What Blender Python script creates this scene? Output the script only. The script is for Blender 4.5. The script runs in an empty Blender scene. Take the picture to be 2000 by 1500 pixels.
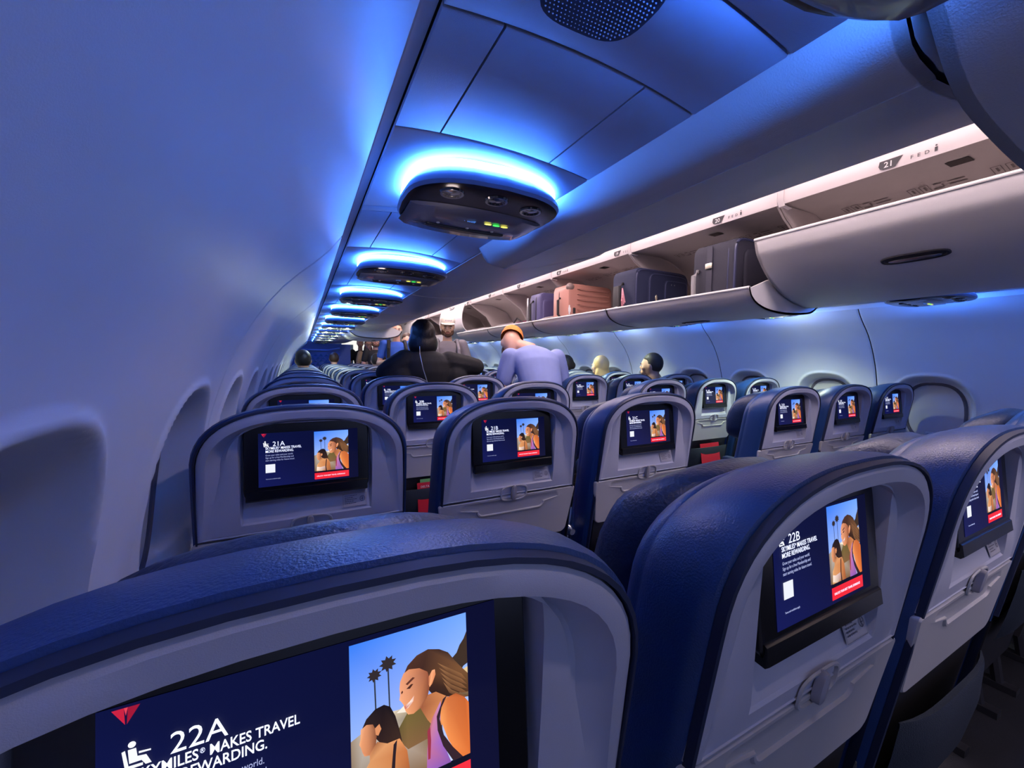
import bpy, bmesh, math, random
from mathutils import Vector, Matrix
random.seed(7)
D = bpy.data; SC = bpy.context.scene; COL = SC.collection
pi = math.pi
# ------------------------------------------------------------------ camera, world, exposure, main lights
FOC, YAW, PITCH, ROLL = 791.3, .4782, -.0573, .0126
CAM = Vector((-.0116, -.2414, 1.1392))
cd = D.cameras.new('camera'); cam = D.objects.new('camera', cd); COL.objects.link(cam)
cd.sensor_width = 36; cd.lens = FOC / 2000 * 36; cd.clip_start = .02; cd.clip_end = 60
fw = Vector((math.sin(YAW)*math.cos(PITCH), math.cos(YAW)*math.cos(PITCH), math.sin(PITCH)))
rt = Vector((math.cos(YAW), -math.sin(YAW), 0)); up = rt.cross(fw)
R_ = math.cos(ROLL)*rt + math.sin(ROLL)*up; U_ = -math.sin(ROLL)*rt + math.cos(ROLL)*up
m = Matrix((R_, U_, -fw)).transposed().to_4x4(); m.translation = CAM; cam.matrix_world = m
SC.camera = cam
w = D.worlds.new('world'); SC.world = w; w.use_nodes = True
w.node_tree.nodes['Background'].inputs[0].default_value = (.46, .54, 1.0, 1)
w.node_tree.nodes['Background'].inputs[1].default_value = .62
SC.view_settings.view_transform = 'Standard'; SC.view_settings.look = 'None'
SC.view_settings.exposure = 0.3; SC.view_settings.gamma = 1; SC.view_settings.use_curve_mapping = False
RING = ((.058, .24, 1.0), 46)          # pod ring LEDs
COVE = ((1, .80, .82), 5)           # aisle ceiling LEDs
READ = (.86, 1.0, .70)                # reading lamps
P = .7542; NROW = 13; Y0, Y1 = -2.6, 10.1; XC = 1.5
SEATX = [0, .508, 1.016, 1.968, 2.476, 2.984]

# ------------------------------------------------------------------ helpers
def lin(c): return tuple(((v/255)/12.92 if v/255 <= .04045 else ((v/255+.055)/1.055)**2.4) for v in c)
MATS = {}
def mat(name, col, rough=.5, metal=0, bump=0, bscale=200, emit=None, es=0, spec=.5, var=0, coat=0, sheen=0):
    if name in MATS: return MATS[name]
    M = D.materials.new(name); M.use_nodes = True; nt = M.node_tree; b = nt.nodes['Principled BSDF']
    c = tuple(col) + (1,)
    b.inputs['Base Color'].default_value = c; b.inputs['Roughness'].default_value = rough
    b.inputs['Metallic'].default_value = metal; b.inputs['Specular IOR Level'].default_value = spec
    b.inputs['Coat Weight'].default_value = coat; b.inputs['Sheen Weight'].default_value = sheen
    tc = nt.nodes.new('ShaderNodeTexCoord')
    if var:
        n = nt.nodes.new('ShaderNodeTexNoise'); n.inputs['Scale'].default_value = 6; n.inputs['Detail'].default_value = 5
        nt.links.new(tc.outputs['Object'], n.inputs['Vector'])
        r = nt.nodes.new('ShaderNodeMapRange'); r.inputs['From Min'].default_value = .3; r.inputs['From Max'].default_value = .7
        r.inputs['To Min'].default_value = 1-var; r.inputs['To Max'].default_value = 1+var
        nt.links.new(n.outputs['Fac'], r.inputs['Value'])
        x = nt.nodes.new('ShaderNodeVectorMath'); x.operation = 'SCALE'; x.inputs[0].default_value = col
        nt.links.new(r.outputs[0], x.inputs['Scale']); nt.links.new(x.outputs[0], b.inputs['Base Color'])
    if bump:
        n = nt.nodes.new('ShaderNodeTexNoise'); n.inputs['Scale'].default_value = bscale; n.inputs['Detail'].default_value = 3
        nt.links.new(tc.outputs['Object'], n.inputs['Vector'])
        bp = nt.nodes.new('ShaderNodeBump'); bp.inputs['Strength'].default_value = bump; bp.inputs['Distance'].default_value = .002
        nt.links.new(n.outputs['Fac'], bp.inputs['Height']); nt.links.new(bp.outputs[0], b.inputs['Normal'])
    if emit:
        b.inputs['Emission Color'].default_value = tuple(emit)+(1,); b.inputs['Emission Strength'].default_value = es
    MATS[name] = M; return M
def mesh(name, vs, fs, material=None, smooth=True, sharp=35):
    me = D.meshes.new(name); me.from_pydata([tuple(v) for v in vs], [], fs); me.update()
    bm = bmesh.new(); bm.from_mesh(me); bmesh.ops.recalc_face_normals(bm, faces=bm.faces); bm.to_mesh(me); bm.free()
    if material: me.materials.append(material)
    if smooth:
        me.polygons.foreach_set('use_smooth', [True]*len(me.polygons))
        me.set_sharp_from_angle(angle=math.radians(sharp))
    return me
def obj(name, me, parent=None, loc=(0,0,0), rot=(0,0,0)):
    o = D.objects.new(name, me); COL.objects.link(o)
    if parent: o.parent = parent
    o.location = loc; o.rotation_euler = rot; return o
def tag(o, label=None, cat=None, group=None, kind=None):
    if label: o['label'] = label
    if cat: o['category'] = cat
    if group: o['group'] = group
    if kind: o['kind'] = kind
    return o
def empty(name, loc=(0,0,0), rz=0):
    o = D.objects.new(name, None); COL.objects.link(o); o.location = loc; o.rotation_euler = (0,0,rz)
    o.empty_display_size = .05; return o
def copy_tree(o, parent=None):
    c = o.copy(); COL.objects.link(c); c.parent = parent
    for ch in list(o.children): copy_tree(ch, c)
    return c
class MB:
    def __init__(s): s.v = []; s.f = []
    def add(s, vs, fs):
        n = len(s.v); s.v += [Vector(v) for v in vs]; s.f += [tuple(i+n for i in f) for f in fs]; return s
    def box(s, x0, x1, y0, y1, z0, z1):
        return s.add([(x,y,z) for x in (x0,x1) for y in (y0,y1) for z in (z0,z1)],
            [(0,1,3,2),(4,6,7,5),(0,4,5,1),(2,3,7,6),(0,2,6,4),(1,5,7,3)])
    def rings(s, R, cap0=False, cap1=False, closed=True):
        n = len(R[0]); vs = [p for r in R for p in r]; fs = []
        for k in range(len(R)-1):
            for i in range(n if closed else n-1):
                j = (i+1) % n; fs.append((k*n+i, k*n+j, (k+1)*n+j, (k+1)*n+i))
        if cap0: fs.append(tuple(range(n)))
        if cap1: fs.append(tuple(range((len(R)-1)*n, len(R)*n)))
        return s.add(vs, fs)
    def tube(s, pts, r, n=8, caps=True):
        pts = [Vector(p) for p in pts]; R = []
        rr = r if isinstance(r, (list, tuple)) else [r]*len(pts)
        for i, p in enumerate(pts):
            t = (pts[min(i+1,len(pts)-1)] - pts[max(i-1,0)]).normalized()
            a = t.orthogonal().normalized() if abs(t.z) > .9 else t.cross(Vector((0,0,1))).normalized()
            b = t.cross(a)
            R.append([p + (a*math.cos(2*pi*k/n) + b*math.sin(2*pi*k/n))*rr[i] for k in range(n)])
        return s.rings(R, caps, caps)
    def ell(s, c, r, n=14, m_=9, rot=None):
        c = Vector(c); R = []
        for j in range(1, m_):
            t = pi*j/m_
            R.append([Vector((math.sin(t)*math.cos(2*pi*i/n)*r[0], math.sin(t)*math.sin(2*pi*i/n)*r[1], math.cos(t)*r[2])) for i in range(n)])
        vs = [p for q in R for p in q] + [Vector((0,0,r[2])), Vector((0,0,-r[2]))]
        if rot: vs = [rot @ v for v in vs]
        k = len(R); fs = [(a*n+i, a*n+(i+1)%n, (a+1)*n+(i+1)%n, (a+1)*n+i) for a in range(k-1) for i in range(n)]
        fs += [(k*n, i, (i+1)%n) for i in range(n)] + [(k*n+1, (k-1)*n+(i+1)%n, (k-1)*n+i) for i in range(n)]
        return s.add([c+v for v in vs], fs)
    def xf(s, M): s.v = [M @ v for v in s.v]; return s
    def mesh(s, name, material, smooth=True, sharp=35): return mesh(name, s.v, s.f, material, smooth, sharp)
def sell(w_, h, n, N=28, cx=0, cy=0):
    out = []
    for i in range(N):
        a = 2*pi*i/N; c, s_ = math.cos(a), math.sin(a)
        out.append((cx + w_*abs(c)**(2/n)*(1 if c >= 0 else -1), cy + h*abs(s_)**(2/n)*(1 if s_ >= 0 else -1)))
    return out
def rbox(w_, d, h, r=.01, n=5, N=32):
    """rounded slab, centred, rings along z"""
    mb = MB(); R = []
    for z, k in ((-h/2, r), (-h/2+r*.3, r*.3), (-h/2+r, 0), (h/2-r, 0), (h/2-r*.3, r*.3), (h/2, r)):
        R.append([Vector((x, y, z)) for x, y in sell(w_/2-k, d/2-k, n, N)])
    return mb.rings(R, True, True)
def slab(profile, y0, y1, t):
    """closed extrusion along Y of an (x,z) polyline thickened by t to its left"""
    n = len(profile); off = []
    for i in range(n):
        a = profile[max(i-1,0)]; b = profile[min(i+1,n-1)]
        dx, dz = b[0]-a[0], b[1]-a[1]; L = math.hypot(dx, dz) or 1
        off.append((profile[i][0]-dz/L*t, profile[i][1]+dx/L*t))
    sec = profile + off[::-1]
    mb = MB(); mb.rings([[Vector((x,y0,z)) for x,z in sec], [Vector((x,y1,z)) for x,z in sec]])
    N = len(sec)
    for b in (0, N):
        for i in range(n-1): mb.f.append((b+i, b+i+1, b+N-2-i, b+N-1-i))
    return mb
def smoothp(pts, k=3):
    """Catmull-Rom refine"""
    out = []
    for i in range(len(pts)-1):
        p0 = pts[max(i-1,0)]; p1 = pts[i]; p2 = pts[i+1]; p3 = pts[min(i+2,len(pts)-1)]
        for j in range(k):
            t = j/k
            out.append(tuple(.5*((2*p1[a])+(-p0[a]+p2[a])*t+(2*p0[a]-5*p1[a]+4*p2[a]-p3[a])*t*t+(-p0[a]+3*p1[a]-3*p2[a]+p3[a])*t**3) for a in range(len(p1))))
    out.append(tuple(pts[-1])); return out
def mir(p): return [(2*XC-x, z) for x, z in p][::-1]
def text_mesh(s, size, name, material, extrude=.0002, bold=False):
    c = D.curves.new(name, 'FONT'); c.body = s; c.size = size; c.extrude = extrude; c.resolution_u = 3
    if bold: c.offset = size*.012
    o = D.objects.new('tmp', c); COL.objects.link(o)
    dg = bpy.context.evaluated_depsgraph_get(); me = D.meshes.new_from_object(o.evaluated_get(dg))
    D.objects.remove(o); D.curves.remove(c); me.name = name; me.materials.clear(); me.materials.append(material); return me

# ------------------------------------------------------------------ materials
m_wall = mat('sidewall_plastic', (.74,.76,.80), .42, bump=.05, bscale=900, var=.02)
m_hull = mat('hull_dark', (.03,.03,.035), .9)
m_chan = mat('service_panel_plastic', (.42,.46,.58), .5, bump=.2, bscale=1200, var=.06)
m_gap = mat('gap_dark', (.015,.015,.02), .9)
m_bin = mat('bin_plastic', (.62,.60,.60), .4, bump=.25, bscale=500, var=.02)
m_bin_in = mat('bin_lining', (.48,.42,.41), .6, bump=.2, bscale=400, var=.03)
m_fas = mat('fascia_plastic', (.82,.76,.76), .45)
m_ceil = mat('ceiling_plastic', (.8,.78,.76), .5)
m_carpet = mat('aisle_carpet', (.007,.008,.014), .95, bump=1, bscale=600, var=.3)
m_shell = mat('seat_shell_plastic', (.43,.45,.56), .38, bump=.12, bscale=1500, var=.02)
m_tray = mat('tray_plastic', (.42,.42,.45), .45, bump=.15, bscale=1500)
m_latch = mat('latch_plastic', (.34,.34,.40), .3)
m_lea = mat('navy_leather', (.011,.042,.165), .36, bump=.32, bscale=520, spec=.55, var=.12)
m_lea2 = mat('navy_leather_dark', (.010,.026,.085), .42, bump=.6, bscale=200, var=.15)
m_pocket = mat('pocket_fabric', (.006,.014,.03), .8, bump=.6, bscale=500)
m_blk = mat('monitor_bezel', (.004,.004,.006), .22, spec=.5)
m_metal = mat('brushed_metal', (.6,.6,.62), .25, 1)
m_dkmet = mat('dark_metal', (.05,.05,.06), .4, .6)
m_belt = mat('belt_webbing', (.55,.50,.42), .7)
m_print = mat('placard_ink', (.10,.10,.14), .7)
m_plac = mat('placard', (.42,.42,.48), .45)
m_white = mat('white_plastic', (.8,.8,.8), .4)
m_ring = mat('pod_ring_led', (.1,.3,.9), .5, emit=RING[0], es=RING[1])
m_cove = mat('cove_led', (1,.9,.9), .5, emit=COVE[0], es=COVE[1])
m_podside = mat('pod_side', (.16,.20,.32), .3)
m_podblk = mat('pod_black', (.004,.004,.008), .25)
m_podgrey = mat('pod_front_gloss', (.17,.175,.215), .24, coat=.4)

# ------------------------------------------------------------------ setting: floor, ceiling, side walls
o = obj('floor', MB().box(-.35, 3.35, Y0, Y1+2.5, -.12, -.08).mesh('floor', m_carpet, False)); o['kind'] = 'structure'
WP = [(.09,1.47),(.085,1.458),(.03,1.40),(-.05,1.325),(-.115,1.235),(-.16,1.15),(-.19,1.07),(-.215,.98),(-.233,.88),(-.243,.76),(-.245,.6),(-.235,.42),(-.205,.2),(-.15,0),(-.13,-.08)]
hullp = smoothp([(x-.10, z+ (.04 if z > 1.3 else 0)) for x, z in WP], 2)
for nm, pr, sg in (('wall_left', hullp, 1), ('wall_right', mir(hullp), 1)):
    o = obj(nm, slab(pr, Y0, Y1+2.4, .02 if nm == 'wall_right' else -.02).mesh(nm, m_hull)); o['kind'] = 'structure'
    (globals().__setitem__('W_L', o) if nm == 'wall_left' else globals().__setitem__('W_R', o))
# side wall panel: 1.067 m long with two scooped windows
WPS = smoothp(WP, 10)
def rich(pr, step):
    out = [pr[0]]
    for a, b in zip(pr, pr[1:]):
        L = math.dist(a, b); n = max(1, round(L/step))
        for i in range(1, n+1): out.append((a[0]+(b[0]-a[0])*i/n, a[1]+(b[1]-a[1])*i/n))
    return out
WPS = [p for i, p in enumerate(WPS) if i == 0 or True]
PLEN = 1.0664; WPIT = PLEN/2
def wall_panel_mesh():
    prof = []; acc = 0; last = None
    dense = rich(WPS, .003)
    for p in dense:
        if last is None: prof.append(p); last = p; continue
        st = .0072 if .6 < p[1] < 1.13 else .05
        if math.dist(p, last) >= st or p is dense[-1]: prof.append(p); last = p
    NY = 160; vs = []; fs = []
    for j in range(NY+1):
        y = .0025 + (PLEN-.005)*j/NY
        e = min(y, PLEN-y); ed = .007*max(0, 1-e/.012)**2
        for x, z in prof:
            disp = ed
            for c in (WPIT/2+.02, WPIT*1.5+.02):
                dy = (y-c)/.180; dz = (z-.865)/.215
                q = (abs(dy)**2.6 + abs(dz)**2.6)**(1/2.6)
                if q < 1.12:
                    t = min(1, max(0, (1.0-q)/.16)); t = t*t*(3-2*t)
                    disp += .062*t
                    lip = math.exp(-((q-1.02)/.035)**2)*.006; disp -= lip
            vs.append((x-disp, y, z))
    n = len(prof)
    for j in range(NY):
        for i in range(n-1): fs.append((j*n+i, j*n+i+1, (j+1)*n+i+1, (j+1)*n+i))
    return vs, fs
vs, fs = wall_panel_mesh()
me_pl = mesh('wall_panel', vs, fs, m_wall, True, 60)
me_pr = mesh('wall_panel', [(-x, y, z) for x, y, z in vs], fs, m_wall, True, 60)
m_seal = mat('window_seal', (.13,.12,.15), .5)
m_shade = mat('window_shade', (.62,.62,.66), .5, bump=.1, bscale=200)
def oval(w_, h, x, N=36, n=2.6, c=(0,.865)): return [Vector((x, c[0]+a, c[1]+b)) for a, b in sell(w_, h, n, N)]
def wx(z):   # wall x behind window after scoop
    for a, b in zip(WPS, WPS[1:]):
        if b[1] <= z <= a[1]: return a[0] + (b[0]-a[0])*(a[1]-z)/(a[1]-b[1]+1e-9)
    return -.24
def lean(v, dx): return Vector((wx(v.z)-.062+dx, v.y, v.z))
me_seal = MB().rings([[lean(v, .000) for v in oval(.136,.178,0)], [lean(v, .008) for v in oval(.130,.172,0)], [lean(v, .006) for v in oval(.121,.163,0)], [lean(v, -.012) for v in oval(.118,.160,0)]]).mesh('window_seal', m_seal)
me_shade = MB().rings([[lean(v, .0015) for v in oval(.120,.162,0)], [lean(v, .0015) for v in oval(.07,.1,0)], [lean(v, .0015) for v in oval(.02,.03,0)]], cap1=True).mesh('window_shade', m_shade)
hb = rbox(.07, .012, .014, .004)
hb.xf(Matrix.Translation((wx(.74)-.056, 0, .74)) @ Matrix.Rotation(pi/2, 4, 'Z'))
me_shh = hb.mesh('shade_handle', m_shade)
def flipx(me):
    n = me.copy()
    for v in n.vertices: v.co.x = -v.co.x
    n.flip_normals(); return n
wmesh = {1: (me_pl, me_seal, me_shade, me_shh), -1: (me_pr, flipx(me_seal), flipx(me_shade), flipx(me_shh))}
wn = 0
SEAM0 = .967
for sg, par in ((1, W_L), (-1, W_R)):
    for k in range(-4, 9):
        y = SEAM0 + PLEN*k
        ox = 0 if sg == 1 else 2*XC
        o = obj('wall_panel', wmesh[sg][0], par, (ox, y, 0))
        if y > Y1-.3: continue
        for c in (WPIT/2+.02, WPIT*1.5+.02):
            if y+c < -1.2: continue
            wn += 1
            r = empty('window_%d' % wn, (ox, y+c, 0)); r['kind'] = 'structure'
            obj('window_seal', wmesh[sg][1], r); obj('window_shade', wmesh[sg][2], r)
            if y+c < 4: obj('shade_handle', wmesh[sg][3], r)

# ceiling over the aisle, with coves
cp = smoothp([(.90,2.02),(1.02,2.10),(1.2,2.17),(1.5,2.20),(1.8,2.17),(1.98,2.10),(2.10,2.02)], 4)
ce = obj('ceiling', slab(cp, Y0, Y1+2.4, .02).mesh('ceiling', m_ceil)); ce['kind'] = 'structure'
for k in range(-2, 8):
    for sx in (-1, 1):
        y0 = -.06 + 1.02*k + .02
        t = empty('ceiling_light', (XC+sx*.40, y0, 2.04))
        hs = smoothp([(-.06*sx,.045),(-.05*sx,-.03),(.0,-.045),(.03*sx,-.03)], 2)
        obj('light_housing', slab(hs, 0, .98, .003).mesh('light_housing', m_ceil), t)
        obj('led_strip', MB().box(-.025, .025, .01, .97, .0, .012).mesh('led_strip', m_cove, False), t)
        tag(t, '%s cove strip from behind the camera, %s edge of the aisle ceiling' % (['first','second','third','fourth','fifth','sixth','seventh','eighth','ninth','tenth'][k+2], 'left' if sx < 0 else 'right'), 'light', 'cove lights over the aisle')

for k in range(-2, 8):
    y0 = -.06+1.02*k
    t = empty('added_aisle_fill', (XC, y0+.51, 2.180))  # fill light added to brighten the seats, hidden by the left bins
    obj('frame', MB().box(-.13,.13,-.40,.40,.0,.012).mesh('frame', m_white, False), t)
    obj('diffuser', MB().box(-.11,.11,-.38,.38,-.004,.001).mesh('diffuser', mat('aisle_fill_glow', (1,.9,.9), .5, emit=(1,.80,.84), es=17), False), t)
    tag(t, 'added pale pink fill light over the aisle, %s in its line from behind the camera' % ['first','second','third','fourth','fifth','sixth','seventh','eighth','ninth','tenth'][k+2], 'light', 'added fill lights over the aisle')
# ------------------------------------------------------------------ service channels (panels, speaker grille) + pods
def chz(x, left=True):
    u = (x - .29)/.20
    return 1.505 - .016*u*u
def chan_piece(x0, x1, y0, y1, n=6):
    g = .0016; xs = [x0+g+(x1-x0-2*g)*i/n for i in range(n+1)]
    mb = MB(); R = []
    sec = [(xs[0], chz(xs[0])+.008)] + [(x, chz(x)) for x in xs] + [(xs[-1], chz(xs[-1])+.008)]
    R = [[Vector((x, y, z+dz)) for x, z in sec] for y, dz in ((y0+g, .008), (y0+g, .0012), (y0+g+.002, 0), (y1-g-.002, 0), (y1-g, .0012), (y1-g, .008))]
    return mb.rings(R, closed=False)
for side, par in ((1, W_L), (-1, W_R)):
    def put(name, mb, m_):
        vs = mb.v if side == 1 else [Vector((2*XC-v.x, v.y, v.z)) for v in mb.v]
        return obj(name, mesh(name, vs, mb.f, m_), CH)
    CH = obj('trim_1' if side == 1 else 'trim_2', None or MB().box(.07 if side == 1 else 2*XC-.52, .52 if side == 1 else 2*XC-.07, Y0, Y1, 1.525, 1.54).mesh('trim', m_gap, False)); CH['kind'] = 'structure'
    xa, xb, xc, xd = .118, .19, .395, .503
    XB = [xa, xb, xc, xd]
    spans = [(-1.2,-.9,1),(-.9,-.33,1),(-.33,.043,1),(.043,.172,2),(.172,.41,3),(.41,.77,1)]
    for k in range(1, NROW):
        b = P*k
        spans += [(b+.016, b+.052, 1), (b+.052, b+.41, 3), (b+.41, b+.77, 1)]
    for y0, y1, kind in spans:
        if kind == 3:
            for a_, b_ in zip(XB, XB[1:]): put('service_panel', chan_piece(a_, b_, y0, y1), m_chan)
        else: put('service_panel', chan_piece(xa, xd, y0, y1, 12), m_chan)
        if kind == 2:
            # pierced speaker grille: rounded field of raised weave bumps
            gb = MB()
            cx, cy, hw, hh = .262, .098, .058, .046
            nx, ny = 24, 19
            for i in range(nx):
                for j in range(ny):
                    u = (i+.5*(j % 2)+.25)/nx*2-1; v = (j+.5)/ny*2-1
                    if abs(u)**3+abs(v)**3 > 1: continue
                    x = cx+u*hw; y = cy+v*hh; z = chz(x)
                    gb.add([(x-.0017,y,z-.0001),(x,y-.0014,z-.0001),(x+.0017,y,z-.0001),(x,y+.0014,z-.0001),(x,y,z-.0018)], [(0,1,4),(1,2,4),(2,3,4),(3,0,4)])
            gp = mesh('speaker_grille', [v if side == 1 else Vector((2*XC-v.x, v.y, v.z)) for v in gb.v], gb.f, m_chan, False)
            g = obj('speaker_grille', gp, CH); g['kind'] = 'stuff'
            db = MB(); db.add([(x, y, chz(x)-.0003) for x, y in sell(hw+.003, hh+.003, 3, 36, cx, cy)], [tuple(range(36))])
            put('grille_backing', db, mat('grille_dark', (.05,.06,.11), .7))
    # cove wall between sidewall top and channel
    put('light_cove', slab([(.092,1.470),(.094,1.50),(.118,1.505)], Y0, Y1, .003), m_wall)
    # riser from the channel up to the bins
    put('bin_riser', slab([(.506,1.488),(.52,1.50),(.52,1.56)], Y0, Y1, -.003), m_bin)
# pods ---------------------------------------------------------------
PX, PY = .328, .589       # centre of the first pod in x, y
def pod_outline(w_, h, N=44):
    out = []
    for x, y in sell(w_, h, 4.2, N):
        yy = y*(1-.22*(x/w_)**2); out.append((x*(1-.05*max(0, y/h)), yy))
    return out
def pod_master():
    r = empty('service_pod', (0,0,0))
    def rg(w_, h, z): return [Vector((x, y, z)) for x, y in pod_outline(w_, h)]
    obj('housing', MB().rings([rg(.140,.126,1.494), rg(.150,.136,1.484), rg(.161,.149,1.466), rg(.163,.151,1.457), rg(.159,.147,1.451)]).mesh('housing', m_podside), r)
    obj('light_ring', MB().rings([rg(.140,.126,1.4965), rg(.154,.140,1.4965), rg(.156,.142,1.4860), rg(.141,.128,1.4860)]).mesh('light_ring', m_ring), r)
    # black rear face with three lamp wells; grey glossy front panel
    obj('face_plate', MB().rings([rg(.159,.147,1.451), rg(.154,.142,1.4490), rg(.10,.10,1.4485), rg(.03,.03,1.448)], cap1=True).mesh('face_plate', m_podblk), r)
    fp = []
    NX = 20
    V = []; F = []
    for i in range(NX+1):
        u = -1+2*i/NX
        x = u*.148; yb = -.046 + .024*u*u; yf = .141*(1-.20*u*u)*(1-.12*u**8) 
        zf = 1.4445
        for t, z in ((0, 1.4485), (.04, zf-.001), (.5, zf-.004), (.93, zf-.001), (1, 1.4505)):
            V.append((x, yb+(yf-yb)*t, z + (.004 if abs(u) > .999 else 0)))
    for i in range(NX):
        for j in range(4): F.append((i*5+j, i*5+j+1, (i+1)*5+j+1, (i+1)*5+j))
    obj('front_panel', mesh('front_panel', V, F, m_podgrey), r)
    m_lens = mat('lamp_lens', (.02,.02,.025), .1, coat=1)
    for x, y in ((-.088,-.094),(0,-.100),(.085,-.084)):
        wv = MB().rings([[Vector((x+rr*math.cos(2*pi*i/20), y+rr*math.sin(2*pi*i/20), z)) for i in range(20)] for rr, z in ((.024,1.4495),(.022,1.4455),(.018,1.4455),(.015,1.448),(.004,1.4475))], cap1=True)
        obj('reading_lamp', wv.mesh('reading_lamp', m_lens), r)
    for k, (x, c) in enumerate(((.030,(1,.95,.15)),(.050,(.05,1,.1)),(.070,(1,.85,.1)))):
        s_ = MB().add([(x+a, .008+b, 1.4392) for a, b in sell(.0085, .0045, 2.2, 12)], [tuple(range(12))])
        q = obj('sign_lamp', s_.mesh('sign_lamp', mat('sign_%d' % k, c, .5, emit=c, es=1.6)), r); q['label'] = 'glowing %s sign light' % ('green' if k == 1 else 'yellow')
    wf = obj('wireless_mark', text_mesh('· wifi', .014, 'wireless_mark', mat('sign_blue', (.1,.3,1), .5, emit=(.1,.35,1), es=.5)), r, (-.026, .014, 1.4392), (pi, 0, 0))
    sl = rbox(.19, .022, .006, .002); 
    sl.v = [Vector((v.x, v.y+.080-1.2*v.x*v.x, v.z+1.4405)) for v in sl.v]
    obj('vent_slot', sl.mesh('vent_slot', m_podblk), r)
    for x in (-.07, 0, .06):
        b = MB().ell((x, .058-1.2*x*x, 1.4402), (.004,.004,.002), 10, 6); obj('call_button', b.mesh('call_button', m_white), r)
    return r
pod0 = pod_master()
ordw = ['nearest','second','third','fourth','fifth','sixth','seventh','eighth','ninth','tenth','eleventh','twelfth','thirteenth','fourteenth']
for side in (1, -1):
    idx = 0
    for k in range(-1, NROW-1):
        if side == 1 and k == -1: o = pod0
        else: o = copy_tree(pod0)
        o.location = (PX if side == 1 else 2*XC-PX, PY+P*k, 0)
        sidew = 'left' if side == 1 else 'right'
        if k == -1: lab = 'black reading-light pod above the %s seats, directly overhead, just out of frame' % sidew
        else:
            lab = '%s black ceiling pod with glowing blue rim in the line over the %s seats' % (ordw[k], sidew)
        tag(o, lab, 'overhead pod', 'reading-light pods over the %s seats' % sidew)
# ------------------------------------------------------------------ overhead bins
UB = [-.06 + 1.02*k for k in range(-2, 11)]
P_half = smoothp([(2.50,1.50),(2.43,1.448),(2.31,1.435),(2.13,1.478),(1.99,1.552),(1.905,1.635),(1.882,1.68),(1.872,1.715)], 4)
P_open = smoothp([(2.50,1.47),(2.42,1.415),(2.30,1.398),(2.16,1.392),(2.02,1.402),(1.93,1.428),(1.885,1.462),(1.868,1.50)], 4)
P_shut = smoothp([(2.497,1.492),(2.38,1.484),(2.2,1.492),(2.05,1.522),(1.975,1.575),(1.942,1.66),(1.94,1.76),(1.96,1.86),(1.985,1.905)], 4)
def bucket_mesh(pr, y0, y1, kind):
    """scoop-shaped bucket: outer skin with lip, end cheeks, as one shell"""
    g = .006
    mb = slab(pr, y0+g, y1-g, -.010)
    # rolled lip
    lx, lz = pr[-1]
    mb.add(*(lambda b: (b.v, b.f))(MB().tube([(lx+.004, y0+g, lz), (lx+.004, y1-g, lz)], .0075, 10)))
    # end cheeks
    if kind != 'shut':
        for yy in (y0+g, y1-g-.012):
            back = [(2.50, pr[0][1]+.16), (2.25, pr[-1][1]+(.10 if kind == 'open' else .02)), (2.02, pr[-1][1]+(.05 if kind == 'open' else .01))]
            poly = list(pr) + [(lx+.03, lz+.004)] + back[::-1]
            n = len(poly)
            mb.add([(x, yy, z) for x, z in poly] + [(x, yy+.012, z) for x, z in poly],
                   [tuple(range(n)), tuple(range(2*n-1, n-1, -1))] + [(i, (i+1)%n, n+(i+1)%n, n+i) for i in range(n)])
    return mb
def handle_on(pr, yc, frac, par, sg):
    i = int(frac*(len(pr)-1)); a, b = pr[i], pr[i+1]
    p = ((a[0]+b[0])/2, (a[1]+b[1])/2); tx, tz = b[0]-a[0], b[1]-a[1]; L = math.hypot(tx, tz); tx /= L; tz /= L
    nx, nz = -tz, tx
    if nx > 0: nx, nz = -nx, -nz
    # sg mirrored
    def W(u, v, h):   # u along y, v along profile, h outwards
        X = p[0]+tx*v+nx*h; Z = p[1]+tz*v+nz*h
        return Vector((X if sg == -1 else 2*XC-X, yc+u, Z))
    R = [[W(u, v, h) for u, v in sell(w_, hh, 3, 28)] for w_, hh, h in ((.098,.024,.0015),(.094,.021,.0055),(.088,.015,.0055),(.085,.013,.0015))]
    hb = obj('latch_surround', MB().rings(R, cap1=True).mesh('latch_surround', m_dkmet), par)
    R = [[W(u, v-.003, h) for u, v in sell(w_, hh, 3, 24)] for w_, hh, h in ((.076,.009,.001),(.074,.008,.007),(.05,.003,.0085))]
    obj('latch_handle', MB().rings(R, cap1=True).mesh('latch_handle', m_metal), hb)
SIGNY = {21: .53, 20: 1.27, 19: 2.08, 18: 2.84, 17: 3.6, 16: 4.35, 15: 5.1, 14: 5.86}
m_ink = mat('bin_print_ink', (.06,.06,.07), .6)
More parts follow.
